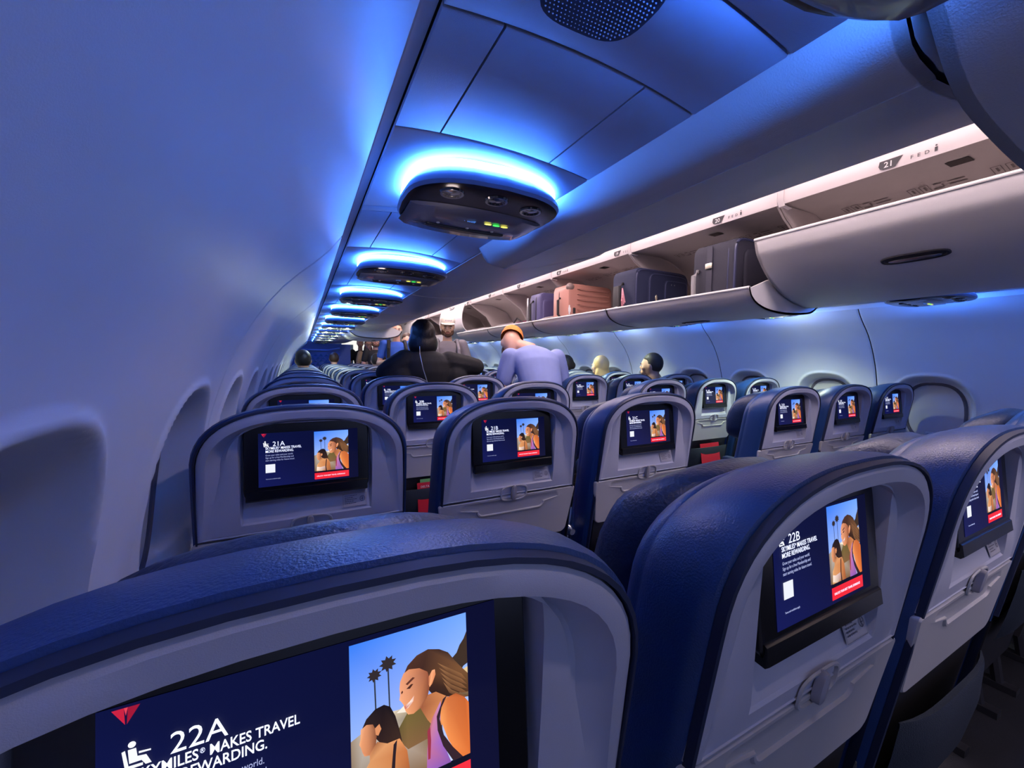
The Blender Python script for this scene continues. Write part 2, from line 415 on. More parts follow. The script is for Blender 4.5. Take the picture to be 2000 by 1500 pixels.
def bin_unit(side, k, state):
    y0, y1 = UB[k], UB[k+1]
    sg = side   # -1 right, 1 left
    X = (lambda x: x) if sg == -1 else (lambda x: 2*XC-x)
    def put(name, mb, m_, par, sharp=35): return obj(name, mesh(name, [Vector((X(v.x), v.y, v.z)) for v in mb.v], mb.f, m_, True, sharp), par)
    r = empty('overhead_bin', (0,0,0))
    # fixed body: fascia, inner ceiling, back, floor edge, dividers
    fas = smoothp([(2.075,2.08),(2.062,2.04),(2.052,1.985),(2.050,1.93),(2.056,1.908)], 3)
    put('fascia', slab(fas, y0+.002, y1-.002, .012), m_fas, r)
    inn = smoothp([(2.064,1.914),(2.20,1.918),(2.36,1.915),(2.50,1.89),(2.62,1.83),(2.71,1.74),(2.755,1.65),(2.75,1.56),(2.66,1.548),(2.51,1.548)], 3)
    put('bin_lining', slab(inn, y0+.002, y1-.002, .01), m_bin_in, r)
    for yy in (y0+.002, y1-.012):
        pl = [(2.06,1.912),(2.36,1.917),(2.62,1.83),(2.745,1.66),(2.74,1.56),(2.5,1.56),(2.40,1.60),(2.30,1.75),(2.12,1.86)]
        mb = MB().add([(x, yy, z) for x, z in pl]+[(x, yy+.01, z) for x, z in pl], [tuple(range(9)), tuple(range(17,8,-1))]+[(i,(i+1)%9,9+(i+1)%9,9+i) for i in range(9)])
        put('bin_divider', mb, m_bin_in, r)
    # bracket cover at the joint
    put('joint_cover', slab([(2.070,2.06),(2.046,1.985),(2.044,1.925),(2.06,1.90),(2.12,1.895)], y1-.030, y1-.002, .004), m_fas, r)
    pr = {'half': P_half, 'open': P_open, 'shut': P_shut}[state]
    b = put('bin_door', bucket_mesh(pr, y0, y1, state), m_bin, r, 30)
    if state == 'shut': handle_on(pr, (y0+y1)/2, .96, b, sg)
    elif state == 'half': handle_on(pr, (y0+y1)/2-.02, .56 if side == -1 else .97, b, sg)
    else: handle_on(pr, (y0+y1)/2, .45, b, sg)
    # interior prints: small dark sensor tile and loading pictograms
    if sg == -1 and k >= 2:
        def onin(s, d=.002):
            i = int(s*(len(inn)-1)); a = inn[i]; c = inn[min(i+1, len(inn)-1)]; f = s*(len(inn)-1)-i
            x = a[0]+(c[0]-a[0])*f; z = a[1]+(c[1]-a[1])*f; L = math.dist(a, c) or 1
            return (x-(c[1]-a[1])/L*-d*-1, z-d)
        pr_mb = MB(); dk = MB()
        def tile(mb, yc, s, hy, hs, d=.003):
            q = [(yc-hy, s-hs), (yc+hy, s-hs), (yc+hy, s+hs), (yc-hy, s+hs)]
            mb.add([(onin(b_, d)[0], a_, onin(b_, d)[1]) for a_, b_ in q], [(0,1,2,3)])
        tile(dk, y0+.45, .125, .032, .022); put('sensor_tile', dk, m_blk, r)
        if k < 6:
            for base in (y0+.885, y0+.640, y0+.395, y0+.17):
                for j in range(2):
                    yc = base - .038*j
                    for (a_, b_) in ((-.013,0),(.013,0)): tile(pr_mb, yc+a_, .258, .0013, .026)
                    tile(pr_mb, yc, .233, .012, .0016); tile(pr_mb, yc, .258, .0034, .014)
                tile(pr_mb, base-.075, .276, .016, .004); tile(pr_mb, base-.080, .242, .012, .004); tile(pr_mb, base-.092, .260, .003, .010)
                for j in range(2): tile(pr_mb, base-.135, .245+.022*j, .026, .003)
            put('loading_pictograms', pr_mb, mat('picto_ink', (.16,.13,.13), .7), r)['kind'] = 'stuff'
    return r
# row number signs on the right-hand fascia
def fasc_sign(num, y, r):
    def flat(name, me, u, v, par, dd=.0):
        o = obj(name, me, par); 
        # text lies in local XY; map X -> -y (reads from the aisle, right bins: text runs towards camera), Y -> z
        # facing -x
        Mx = Matrix(((0,0,-1,2.0485-dd),(-1,0,0,y-u),(0,1,0,v),(0,0,0,1)))
        o.matrix_local = Mx; return o
    bz = 1.930
    pb = MB().add([(a, b, 0) for a, b in [(-.038,.018),(.034,.018),(.012,-.016),(-.026,-.016),(-.036,-.011),(-.041,0)]] , [tuple(range(6))])
    pg = flat('number_badge', mesh('number_badge', pb.v, pb.f, m_ink, False), .0, bz, r)
    me = text_mesh(str(num), .030, 'row_number', m_white, bold=True); flat('row_number', me, -.024, bz-.010, r, .0012)
    me = text_mesh('F  E  D', .019, 'seat_letters', m_ink); flat('seat_letters', me, .055, bz-.009, r, .0005)
    pm = MB().add([(.122,-.010,0),(.130,-.010,0),(.130,.006,0),(.122,.006,0)], [(0,1,2,3)]); pm.add([(a+.126, b+.012, 0) for a, b in sell(.003,.003,2,10)], [tuple(range(10))])
    flat('attendant_symbol', mesh('attendant_symbol', pm.v, pm.f, m_ink, False), 0, bz, r, .0003)
rstate = {0:'half',1:'half',2:'half',3:'open',4:'open',5:'open',6:'open',7:'shut',8:'open',9:'shut',10:'shut',11:'shut'}
lstate = {0:'open',1:'open',2:'half2',3:'shut',4:'shut',5:'shut',6:'shut',7:'open',8:'shut',9:'shut',10:'shut',11:'shut'}
P_half2 = smoothp([(2.52,1.50),(2.485,1.448),(2.43,1.438),(2.415,1.436),(2.30,1.455),(2.18,1.49),(2.045,1.53),(1.965,1.58),(1.935,1.635),(1.930,1.69)], 3)
names_state = {'half':'half-closed','open':'hanging open','shut':'shut'}
for k in range(0, 12):
    st = rstate[k]
    r = bin_unit(-1, k, st)
    for num, y in SIGNY.items():
        if UB[k] <= y < UB[k+1]: fasc_sign(num, y, r)
    n = k-2
    if n < 0: lab = 'cream overhead bin of the right side, %s, out of frame' % ('level with the camera' if n == -1 else 'behind the camera')
    elif n == 0: lab = 'cream right overhead bin nearest the camera, its door half closed, below sign 21'
    else: lab = '%s cream overhead bin on the right counting from the camera, door %s' % (ordw[n], names_state[st])
    tag(r, lab, 'overhead bin', 'overhead bins along the right side')
    st = lstate[k]
    if st == 'half2': sv = P_half; P_half = P_half2; r = bin_unit(1, k, 'half'); P_half = sv
    else: r = bin_unit(1, k, st)
    if n == -1: lab = 'dark open overhead bin door of the left side at the top right picture corner'
    elif n == -2: lab = 'overhead bin of the left side behind the camera position, out of frame'
    else: lab = '%s grey overhead bin on the left counting from the camera, %s' % (ordw[n], 'underside glowing blue' if n == 0 else 'door '+names_state.get(st, 'shut'))
    tag(r, lab, 'overhead bin', 'overhead bins along the left side')

# ------------------------------------------------------------------ screen artwork (what the lit display shows)
def vcmat(name, strength):
    M = D.materials.new(name); M.use_nodes = True; nt = M.node_tree; b = nt.nodes['Principled BSDF']
    a = nt.nodes.new('ShaderNodeAttribute'); a.attribute_name = 'Col'
    b.inputs['Base Color'].default_value = (.01,.01,.012,1); b.inputs['Roughness'].default_value = .75; b.inputs['Specular IOR Level'].default_value = .15
    nt.links.new(a.outputs['Color'], b.inputs['Emission Color']); b.inputs['Emission Strength'].default_value = strength
    return M
m_disp = vcmat('display_emission', .95)
m_txt = mat('display_text', (.8,.8,.85), .4, emit=(.8,.84,1), es=1.0)
m_txt2 = mat('display_text_dim', (.2,.2,.3), .4, emit=(.32,.36,.58), es=1)
class Art:
    def __init__(s): s.v=[]; s.f=[]; s.c=[]; s.l=0
    def poly(s, pts, cols):
        """pts in (u, v-down) metres; cols one sRGB colour or one per point"""
        n = len(s.v); s.l += 1; z = .00002*s.l
        s.v += [(u, -z, -v) for u, v in pts]; s.f.append(tuple(range(n, n+len(pts))))
        if isinstance(cols[0], (int, float)): cols = [cols]*len(pts)
        s.c += [lin(c) for c in cols]
A_ = Art()
A_.poly([(-.096,.0205),(.1,.0205),(.1,.133),(-.096,.133)], [(8,14,58),(6,8,40),(8,10,44),(14,20,80)])
PU0, PU1, PV0, PV1 = .0095, .0798, .0235, .129
def ph(a, b): return (PU0+(PU1-PU0)*a, PV0+(PV1-PV0)*b)
def pp(pts, cols): A_.poly([ph(a, b) for a, b in pts], cols)
pp([(0,0),(1,0),(1,.83),(0,.83)], [(52,120,235),(110,160,250),(190,205,240),(175,200,245)])
pp([(0,.50),(.14,.46),(.30,.42),(.45,.43),(.6,.50),(.75,.52),(.75,.83),(0,.83)], [(150,130,110),(200,190,180),(225,215,200),(190,170,140),(110,95,60),(90,75,50),(130,95,60),(110,85,60)])
pp([(.34,.56),(.45,.46),(.62,.44),(.75,.50),(.70,.64),(.45,.66)], [(90,75,45),(110,95,50),(105,90,45),(95,80,45),(120,85,55),(130,95,60)])
pp([(.36,.44),(.42,.415),(.50,.43),(.45,.455)], (235,225,210))
for x, yt, yb, r in ((.19,.215,.42,.060),(.30,.175,.44,.072)):
    pp([(x-.006,yt),(x+.006,yt),(x+.012,yb),(x+.001,yb)], (45,50,60))
    star = []
    for i in range(18):
        a = 2*pi*i/18; q = r*(1 if i % 2 else .62); star.append((x+q*math.cos(a), yt-.02+q*.62*math.sin(a)))
    pp(star, (48,40,42))
pp([(.84,.27),(.86,.24),(.90,.22),(.93,.18),(.97,.15),(1,.11),(1,.30),(.96,.31),(.93,.34),(.90,.31),(.87,.30)], (60,45,35))
pp([(.80,.32),(.9,.34),(1,.32),(1,.50),(.85,.46)], [(120,100,80),(210,190,150),(230,200,150),(90,60,35),(80,50,30)])
# rear figure: hair, face, body
pp([(.08,.46),(.12,.41),(.19,.375),(.26,.368),(.31,.39),(.35,.45),(.38,.53),(.40,.60),(.38,.70),(.30,.64),(.22,.56),(.12,.46)], [(35,25,28),(40,28,28),(30,20,25),(25,18,22),(25,18,22),(30,20,22),(40,28,25),(60,40,30),(50,30,25),(40,25,22),(45,28,25),(40,25,25)])
pp([(.075,.455),(.12,.44),(.17,.45),(.20,.50),(.19,.56),(.14,.605),(.10,.60),(.085,.575),(.075,.55),(.062,.53),(.073,.50)], [(235,170,130),(210,140,100),(150,90,60),(120,70,50),(130,75,50),(190,120,80),(225,150,105),(220,140,100),(225,150,105),(240,175,130),(235,165,120)])
pp([(.185,.475),(.22,.46),(.235,.49),(.21,.52),(.19,.51)], (215,140,95))
pp([(.14,.60),(.20,.55),(.28,.58),(.38,.58),(.44,.66),(.47,.83),(.05,.83),(.07,.70),(.14,.64)], [(200,130,85),(160,100,65),(215,150,100),(225,150,95),(190,110,60),(150,80,45),(220,160,105),(235,180,125),(210,145,95)])
pp([(.33,.60),(.36,.58),(.345,.66),(.335,.75),(.35,.83),(.315,.83),(.31,.72)], (40,28,35))
pp([(.07,.735),(.16,.75),(.30,.735),(.31,.80),(.2,.83),(.06,.81)], [(240,225,215),(230,200,190),(200,170,165),(170,130,120),(210,180,160),(240,220,200)])
# front figure: flowing hair, face, neck, top, shoulder
pp([(.42,.25),(.46,.20),(.54,.16),(.64,.145),(.74,.165),(.82,.20),(.88,.26),(.95,.32),(1,.36),(1,.47),(.93,.455),(.84,.46),(.74,.44),(.66,.40),(.56,.30)], [(70,45,35),(75,45,35),(85,55,40),(70,45,35),(60,38,30),(65,42,32),(95,65,45),(120,80,50),(110,75,45),(80,50,30),(60,40,25),(60,38,28),(45,28,22),(50,30,25),(60,35,28)])
for i in range(5):
    t = i*.03
    pp([(.72+t*.4,.24+t),(.84,.30+t),(.94,.35+t),(.99,.40+t*.8),(.93,.37+t),(.82,.315+t)], [(150,105,70),(130,90,58),(140,95,60),(120,80,50),(110,72,45),(100,65,42)])
pp([(.60,.40),(.70,.40),(.80,.45),(.86,.48),(.80,.60),(.68,.60),(.62,.54),(.56,.46)], [(170,100,65),(190,120,75),(205,130,80),(220,140,85),(200,120,70),(215,140,90),(200,130,80),(150,85,55)])
pp([(.425,.235),(.47,.222),(.56,.235),(.63,.27),(.655,.33),(.63,.40),(.57,.455),(.50,.475),(.455,.468),(.435,.445),(.425,.425),(.418,.405),(.40,.385),(.385,.372),(.392,.345),(.388,.31),(.395,.275)], [(225,150,110),(215,140,100),(190,115,80),(150,85,60),(130,72,50),(135,75,50),(150,85,58),(215,140,95),(235,165,115),(235,160,115),(225,140,105),(235,160,115),(240,165,125),(240,170,130),(235,160,120),(235,160,120),(230,155,115)])
pp([(.44,.297),(.50,.272),(.52,.279),(.455,.306)], (95,50,38))
pp([(.445,.325),(.485,.307),(.505,.31),(.475,.330)], (70,38,30))
pp([(.40,.335),(.41,.325),(.418,.335),(.405,.345)], (80,45,35))
pp([(.425,.415),(.47,.400),(.51,.375),(.50,.405),(.455,.432),(.432,.432)], [(200,90,80),(250,235,225),(230,170,150),(230,190,175),(245,225,215),(190,90,75)])
pp([(.64,.30),(.67,.27),(.695,.27),(.70,.30),(.67,.345),(.645,.36),(.635,.34)], [(210,130,90),(240,165,120),(245,175,130),(215,130,90),(190,110,70),(240,165,115),(180,100,65)])
pp([(.72,.49),(.80,.455),(.88,.45),(.96,.49),(1,.53),(1,.83),(.90,.83),(.80,.70),(.74,.58)], [(230,140,80),(200,110,60),(170,85,45),(190,95,45),(220,115,55),(215,110,50),(225,120,55),(235,140,75),(240,155,90)])
pp([(.63,.60),(.66,.54),(.70,.50),(.74,.46),(.73,.58),(.74,.68),(.82,.83),(.60,.83),(.61,.70)], [(200,120,140),(190,110,120),(200,130,160),(180,130,190),(165,120,200),(150,100,190),(130,85,170),(150,95,180),(190,110,150)])
pp([(.76,.455),(.80,.44),(.745,.50),(.725,.56),(.76,.66),(.84,.75),(.93,.83),(.84,.83),(.75,.72),(.705,.62),(.70,.54)], (50,32,40))
pp([(.615,.60),(.64,.58),(.645,.66),(.635,.76),(.615,.76)], (150,50,70))
pp([(0,.83),(1,.83),(1,.865),(0,.865)], (12,12,30))
pp([(0,.865),(1,.865),(1,.995),(0,.995)], [(225,30,50),(235,45,60),(225,45,60),(235,35,50)])
# small widget (two red facets), seat icon, blank code tile, paragraph
A_.poly([(-.0905,.0215),(-.0862,.0215),(-.0858,.0290)], (190,30,60)); A_.poly([(-.0852,.0290),(-.0848,.0215),(-.0805,.0215)], (150,20,50)); A_.poly([(-.0862,.0215),(-.0848,.0215),(-.0855,.025)], (220,60,80))
def icon(u, v, s):
    W = (235,238,250)
    A_.poly([(u+a*s, v+b*s) for a, b in sell(.12, .12, 2, 12, .30, .10)], W)
    A_.poly([(u+a*s, v+b*s) for a, b in ((.18,.26),(.42,.26),(.46,.58),(.72,.62),(.88,.98),(.70,.98),(.58,.78),(.22,.78))], W)
    A_.poly([(u+a*s, v+b*s) for a, b in ((0,.28),(.10,.25),(.20,.86),(.62,.88),(.62,.98),(.10,.98))], W)
    A_.poly([(u+a*s, v+b*s) for a, b in ((.5,.42),(.86,.46),(.86,.52),(.5,.50))], W)
icon(-.0870, .0375, .0120)
A_.poly([(-.0830,.0865),(-.0655,.0865),(-.0655,.1040),(-.0830,.1040)], (225,228,240))
def art_mesh(name):
    me = D.meshes.new(name); me.from_pydata(A_.v, [], A_.f); me.materials.append(m_disp)
    ca = me.color_attributes.new('Col', 'FLOAT_COLOR', 'CORNER')
    for p in me.polygons:
        # keep every face looking towards -y
        for li in p.loop_indices: ca.data[li].color = tuple(A_.c[me.loops[li].vertex_index])+(1,)
    return me
me_art = art_mesh('display')
def txt(s, size, u, v, material, par, bold=False, cache={}):
    key = (s, size)
    if key not in cache: cache[key] = text_mesh(s, size, 'text_line', material, .00005, bold)
    o = obj('caption', cache[key], par, (u, -.0030, -v), (pi/2, 0, 0)); return o

# ------------------------------------------------------------------ seats
def ys(z): return -.045 + .16*(1-z)
def arch(W, T, B, n, N=(9, 26, 8), zc=.90, wb=None):
    """closed outline: up the left side, over the arch, down the right, back along the bottom"""
    wb = W if wb is None else wb; L = []
    if W > .16: W -= .008; wb -= .008
    for i in range(N[0]): t = i/N[0]; L.append((-(wb+(W-wb)*t), B+(zc-B)*t))
    for i in range(N[1]+1):
        a = pi - pi*i/N[1]; c, s_ = math.cos(a), math.sin(a)
        L.append((W*abs(c)**(2/n)*(1 if c >= 0 else -1), zc+(T-zc)*abs(s_)**(2/n)))
    for i in range(N[0]): t = (i+1)/N[0]; L.append((W+(wb-W)*t, zc+(B-zc)*t))
    for i in range(1, N[2]): t = i/N[2]; L.append((wb-2*wb*t, B))
    return L
def tz(z): return min(1, max(0, (z-.80)/.17))
def shell_ring(o, d, k=0):
    return [Vector((x, ys(z)-(d + k*tz(z)), z)) for x, z in o]
def seat_shell():
    mb = MB(); SB = .765
    R = [shell_ring(arch(.205,1.030,SB,2.6,wb=.212), -.045),
         shell_ring(arch(.209,1.035,SB,2.6,wb=.216), -.012),
         shell_ring(arch(.207,1.033,SB,2.6,wb=.214), -.003),
         shell_ring(arch(.201,1.028,SB+.003,2.6,wb=.208), 0),
         shell_ring(arch(.192,1.014,SB+.004,2.6,wb=.203), 0),
         shell_ring(arch(.187,1.009,SB+.005,2.65,wb=.201), -.0015, -.010),
         shell_ring(arch(.170,1.006,SB+.006,2.8,wb=.197), -.002, -.024),
         shell_ring(arch(.152,1.004,SB+.007,3.2,wb=.178), -.001, -.018),
         shell_ring(arch(.131,1.002,.789,7,wb=.129), -.001, -.020)]
    def dz(z):
        if z > .835: return .024+.030*(z-.835)/.165
        return .002+.022*(z-.789)/.046
    fl = arch(.127,1.000,.793,7,wb=.125)
    R.append([Vector((x, ys(z)+dz(z), z)) for x, z in fl])
    mb.rings(R)
    # well floor as left-right strips
    n0, n1, n2 = 9, 26, 8; base = 9*len(fl)
    top = n0+n1//2
    li = list(range(0, top+1)); ri = [2*top-i for i in li]
    for a in range(len(li)-1):
        i, j, k2, l = base+li[a], base+li[a+1], base+ri[a+1], base+ri[a]
        if j == k2: mb.f.append((i, j, l))
        else: mb.f.append((i, j, k2, l))
    bot = [base+i for i in range(2*top, len(fl))] + [base]
    mb.f.append(tuple(bot))
    return mb.mesh('shell', m_shell, True, 32)
def tray_mesh():
    mb = MB()
    def ol(W, T, B, wb, r=0): return [(x, z) for x, z in [( -W, T), (W, T), (wb, B), (-wb, B)]]
    def rr(W, T, B, wb, rad, n=5):
        out = []
        for (cx, cz, a0) in ((-W+rad*.3, T-rad*.3, pi), (W-rad*.3, T-rad*.3, pi/2), (wb-rad, B+rad, 0), (-wb+rad, B+rad, -pi/2)):
            q = rad*.3 if cz > (T+B)/2 else rad
            for i in range(n+1):
                a = a0 - (pi/2)*i/n; out.append((cx+q*math.cos(a), cz+q*math.sin(a)))
        return out
    def rg(W, T, B, wb, rad, d): return [Vector((x, ys(z)-(d*min(1, max(0, (.752-z)/.03)) if 0 < d else d), z)) for x, z in rr(W, T, B, wb, rad)]
    R = [rg(.209,.760,.620,.196,.02,-.03), rg(.2135,.7615,.616,.198,.02,-.003), rg(.211,.7595,.618,.196,.02,0),
         rg(.163,.756,.672,.146,.055,0), rg(.160,.755,.676,.143,.053,.0035), rg(.154,.754,.681,.138,.050,.0035), rg(.151,.753,.684,.135,.048,-.001), rg(.08,.74,.70,.07,.02,-.001)]
    mb.rings(R, False, True)
    t = mb.mesh('tray_table', m_tray, True, 35)
    return t
def frame_mesh():
    """underlying back structure below the tray"""
    mb = MB(); R = []
    for z in (.635,.60,.50,.40,.30,.16):
        y = ys(z)+.012; R.append([Vector((x, y, z)) for x in (-.19,-.12,0,.12,.19)] + [Vector((x, y+.02, z)) for x in (.19,.12,0,-.12,-.19)])
    mb.rings(R, True, True); return mb.mesh('back_frame', m_dkmet)
def pocket_mesh():
    mb = MB(); R = []
    for z, d in ((.335,.004),(.345,.02),(.42,.035),(.50,.038),(.560,.030),(.566,.026),(.566,.018),(.55,.016)):
        R.append([Vector((x*.185, ys(z)-d*(1-abs(x)**4*.75), z)) for x in [-1+2*i/12 for i in range(13)]])
    mb.rings(R, closed=False); return mb.mesh('pocket', m_pocket)
def cushion_mesh():
    def rg(W, T, wb, y, zc=.9, B=.40): return [Vector((x, ys(z)+y, z)) for x, z in arch(W, T, B, 2.6, (14,26,8), wb=wb)]
    mb = MB(); R = [rg(.185,1.000,.195,.075), rg(.205,1.024,.212,.020), rg(.212,1.036,.219,.010), rg(.218,1.041,.225,.013), rg(.222,1.042,.229,.028), rg(.2245,1.038,.232,.052),
         rg(.223,1.032,.231,.074), rg(.2195,1.025,.228,.088), rg(.2165,1.020,.225,.093), rg(.2175,1.021,.226,.097), rg(.213,1.012,.222,.110), rg(.195,.985,.205,.122), rg(.12,.95,.14,.130)]
    mb.rings(R, True, True); return mb.mesh('backrest', m_lea, True, 50)
def rim_shade_mesh():
    def rg(W, T, wb, y): return [Vector((x, ys(z)+y, z)) for x, z in arch(W, T, .42, 2.6, (14,26,8), wb=wb)]
    R = [rg(.209,1.034,.216,.000), rg(.2125,1.0375,.2195,.001), rg(.2135,1.0385,.2205,.010), rg(.209,1.034,.216,.012)]
    return MB().rings(R+[R[0]]).mesh('rim_shade_strip', mat('piping', (.010,.018,.055), .6), True, 50)  # dark strip coloured as the shadow between shell and cushion
def headrest_mesh():
    mb = MB(); R = []
    N = 44
    for y, k in ((.095,.030),(.105,.012),(.118,.003),(.140,0),(.158,.005),(.170,.018),(.178,.042)):
        ring = []
        for x, z in sell(.168-k, .118-k, 3.2, N, 0, .892):
            f = abs(x)/.172
            yy = ys(z)+y+.006 + .060*f**2.2 + .005*math.sin(z*70+x*30)*(.6 if k < .01 else .2)
            ring.append(Vector((x, yy, z - .020*f*f)))
        R.append(ring)
    mb.rings(R, True, True); return mb.mesh('headrest', m_lea2, True, 60)
def latch_mesh():
    mb = MB(); z0 = .772
    R = []
    for w_, h, d in ((.0072,.0215,.0),(.0076,.0220,.005),(.0068,.0205,.009),(.003,.014,.011)):
        R.append([Vector((x, ys(z0+z)-d, z0+z)) for x, z in sell(w_, h, 2.6, 18, 0, 0)])
    mb.rings(R, cap1=True); return mb.mesh('latch', m_latch)
def latchbed_mesh():
    R = []; z0 = .768
    for w_, h, d in ((.043,.0235,.0005),(.0415,.0222,.0028),(.0385,.0196,.0028),(.0365,.0180,-.0025),(.01,.006,-.003)):
        R.append([Vector((x, ys(z0+z)-d, z0+z)) for x, z in sell(w_, h, 3.2, 32, .003, .002)])
    return MB().rings(R, cap1=True).mesh('latch_recess', m_tray, True, 30)
TL_ = .1047
def monitor_mesh():
    # local frame: top edge centre at origin, x right, z down the tilted face; built directly in seat coordinates
    def pt(u, v, h): return Vector((u, -v*math.sin(TL_)-h*math.cos(TL_), 1.0-v*math.cos(TL_)+h*math.sin(TL_)*-1))
    R = []
    for k, h in ((.001,-.014),(0,-.002),(.0008,.0),(.002,.0012)):
        R.append([pt(u, .0805+v, h) for u, v in sell(.1235-k, .0805-k, 11, 44)])
    mb = MB().rings(R, True, True)
    # chin
    ch = [pt(u, v, h) for u in (-.119,.119) for v, h in ((.138,.0012),(.140,.0045),(.1575,.0055),(.162,.001),(.162,-.014),(.138,-.014))]
    mb.add(ch, [tuple(range(6)), tuple(range(11,5,-1))] + [(i,(i+1)%6,6+(i+1)%6,6+i) for i in range(6)])
    return mb.mesh('monitor', m_blk, True, 30)
def pan_mesh():
    mb = rbox(.47, .46, .11, .03, 4); mb.xf(Matrix.Translation((0,.395,.365)) @ Matrix.Rotation(.06, 4, 'X'))
    return mb.mesh('seat_cushion', m_lea, True, 50)
def base_mesh():
    mb = MB().box(-.22,.22,.14,.60,.255,.31); return mb.mesh('seat_base', m_dkmet, False)
def leg_mesh():
    mb = MB().tube([(0,.20,.26),(0,.15,-.06)], .017, 8).tube([(0,.50,.26),(0,.55,-.06)], .017, 8).box(-.02,.02,.10,.60,-.078,-.055)
    return mb.mesh('leg', m_dkmet)
def arm_mesh():
    mb = MB(); R = []
    for y, k in ((.10,.4),(.105,.85),(.13,1),(.40,1),(.47,.9),(.485,.5)):
        R.append([Vector((x*k, y, .575+z*k)) for x, z in sell(.026, .018, 3, 18)])
    mb.rings(R, True, True); mb.tube([(0,.12,.57),(0,.09,.50),(0,.10,.36)], .014, 8)
    return mb.mesh('armrest', m_lea2)
def armtip_mesh():
    return MB().tube([(0,.115,.578),(0,.07,.586),(0,.055,.585)], [.016,.017,.010], 12).mesh('armrest_pivot', m_metal)
def belt_mesh():
    mb = MB(); pts = [(-.21,.22,.42),(-.14,.27,.432),(-.05,.30,.430),(.02,.36,.431)]
    w_ = .022; V = []
    for x, y, z in pts: V += [(x,y-w_,z),(x,y+w_,z),(x,y+w_,z+.002),(x,y-w_,z+.002)]
    return mb.rings([[Vector(V[i*4+j]) for j in range(4)] for i in range(4)], True, True).mesh('seat_belt', m_belt, False)
def buckle_mesh():
    mb = rbox(.06,.045,.014,.003,4,20); mb.xf(Matrix.Translation((.05,.375,.44))); return mb.mesh('buckle', m_metal)
M_ = dict(shell=seat_shell(), tray=tray_mesh(), frame=frame_mesh(), pocket=pocket_mesh(), cush=cushion_mesh(), rim_shade=rim_shade_mesh(), head=headrest_mesh(),
          latch=latch_mesh(), lbed=latchbed_mesh(), mon=monitor_mesh(), pan=pan_mesh(), base=base_mesh(), leg=leg_mesh(), arm=arm_mesh(), tip=armtip_mesh(), belt=belt_mesh(), buck=buckle_mesh())
me_plac = MB().add([(x, ys(z)+.0005+.022*(z-.789)/.046-.001, z) for x, z in ((.066,.797),(.119,.797),(.119,.826),(.066,.826))], [(0,1,2,3)]).mesh('placard', m_plac, False)
def placard_ink():
    mb = MB()
    def q(x0, x1, z0, z1): mb.add([(x, ys(z)+.0005+.022*(z-.789)/.046-.0018, z) for x, z in ((x0,z0),(x1,z0),(x1,z1),(x0,z1))], [(0,1,2,3)])
    for x0, x1, z0, z1 in ((.0675,.1175,.7980,.7984),(.0675,.1175,.8246,.8250),(.0675,.0679,.798,.825),(.1171,.1175,.798,.825)): q(x0,x1,z0,z1)
    rnd = random.Random(3)
    for r_, wd in ((.8205,.027),(.8165,.014),(.8125,.025),(.8085,.019),(.8045,.022)):
        x = .071
        while x < .071+wd: L = rnd.uniform(.002,.005); q(x, min(x+L, .102), r_, r_+.0014); x += L+.0009
    for a in range(16):
        t0, t1 = 2*pi*a/16, 2*pi*(a+1)/16; c = (.1095,.8125)
        P4 = [(c[0]+r*math.cos(t), c[1]+r*math.sin(t)) for r, t in ((.0060,t0),(.0060,t1),(.0048,t1),(.0048,t0))]
        mb.add([(x, ys(z)+.0005+.022*(z-.789)/.046-.0018, z) for x, z in P4], [(0,1,2,3)])
    q(.1062,.1128,.8119,.8131); q(.1088,.1102,.8085,.8165)
    return mb.mesh('placard_print', m_print, False)
me_pink = placard_ink()
BANK = {0:'window',1:'middle',2:'aisle',3:'aisle',4:'middle',5:'window'}
def make_seat(detail):
    r = empty('airline_seat')
    sh = obj('shell', M_['shell'], r)
    obj('backrest', M_['cush'], r); obj('rim_shade_strip', M_['rim_shade'], r); obj('headrest', M_['head'], r)
    mo = obj('monitor', M_['mon'], r)
    # display group sits on the tilted monitor face
    dp = obj('display', me_art, mo, (0, -.0016, 1.0), (-TL_, 0, 0))
    obj('tray_table', M_['tray'], r)
    if detail > 0:
        obj('latch_recess', M_['lbed'], r); obj('latch', M_['latch'], r)
        pl = obj('placard', me_plac, r); obj('placard_print', me_pink, pl)
        obj('pocket', M_['pocket'], r); 
        be = obj('seat_belt', M_['belt'], r); obj('buckle', M_['buck'], be)
    obj('back_frame', M_['frame'], r); obj('seat_cushion', M_['pan'], r); obj('seat_base', M_['base'], r)
    for x in (-.15, .15): obj('leg', M_['leg'], r, (x,0,0))
    ar = obj('armrest', M_['arm'], r, (-.254,0,0)); obj('armrest_pivot', M_['tip'], ar)
    return r
SEATS = {}
proto = {0: None, 1: None}
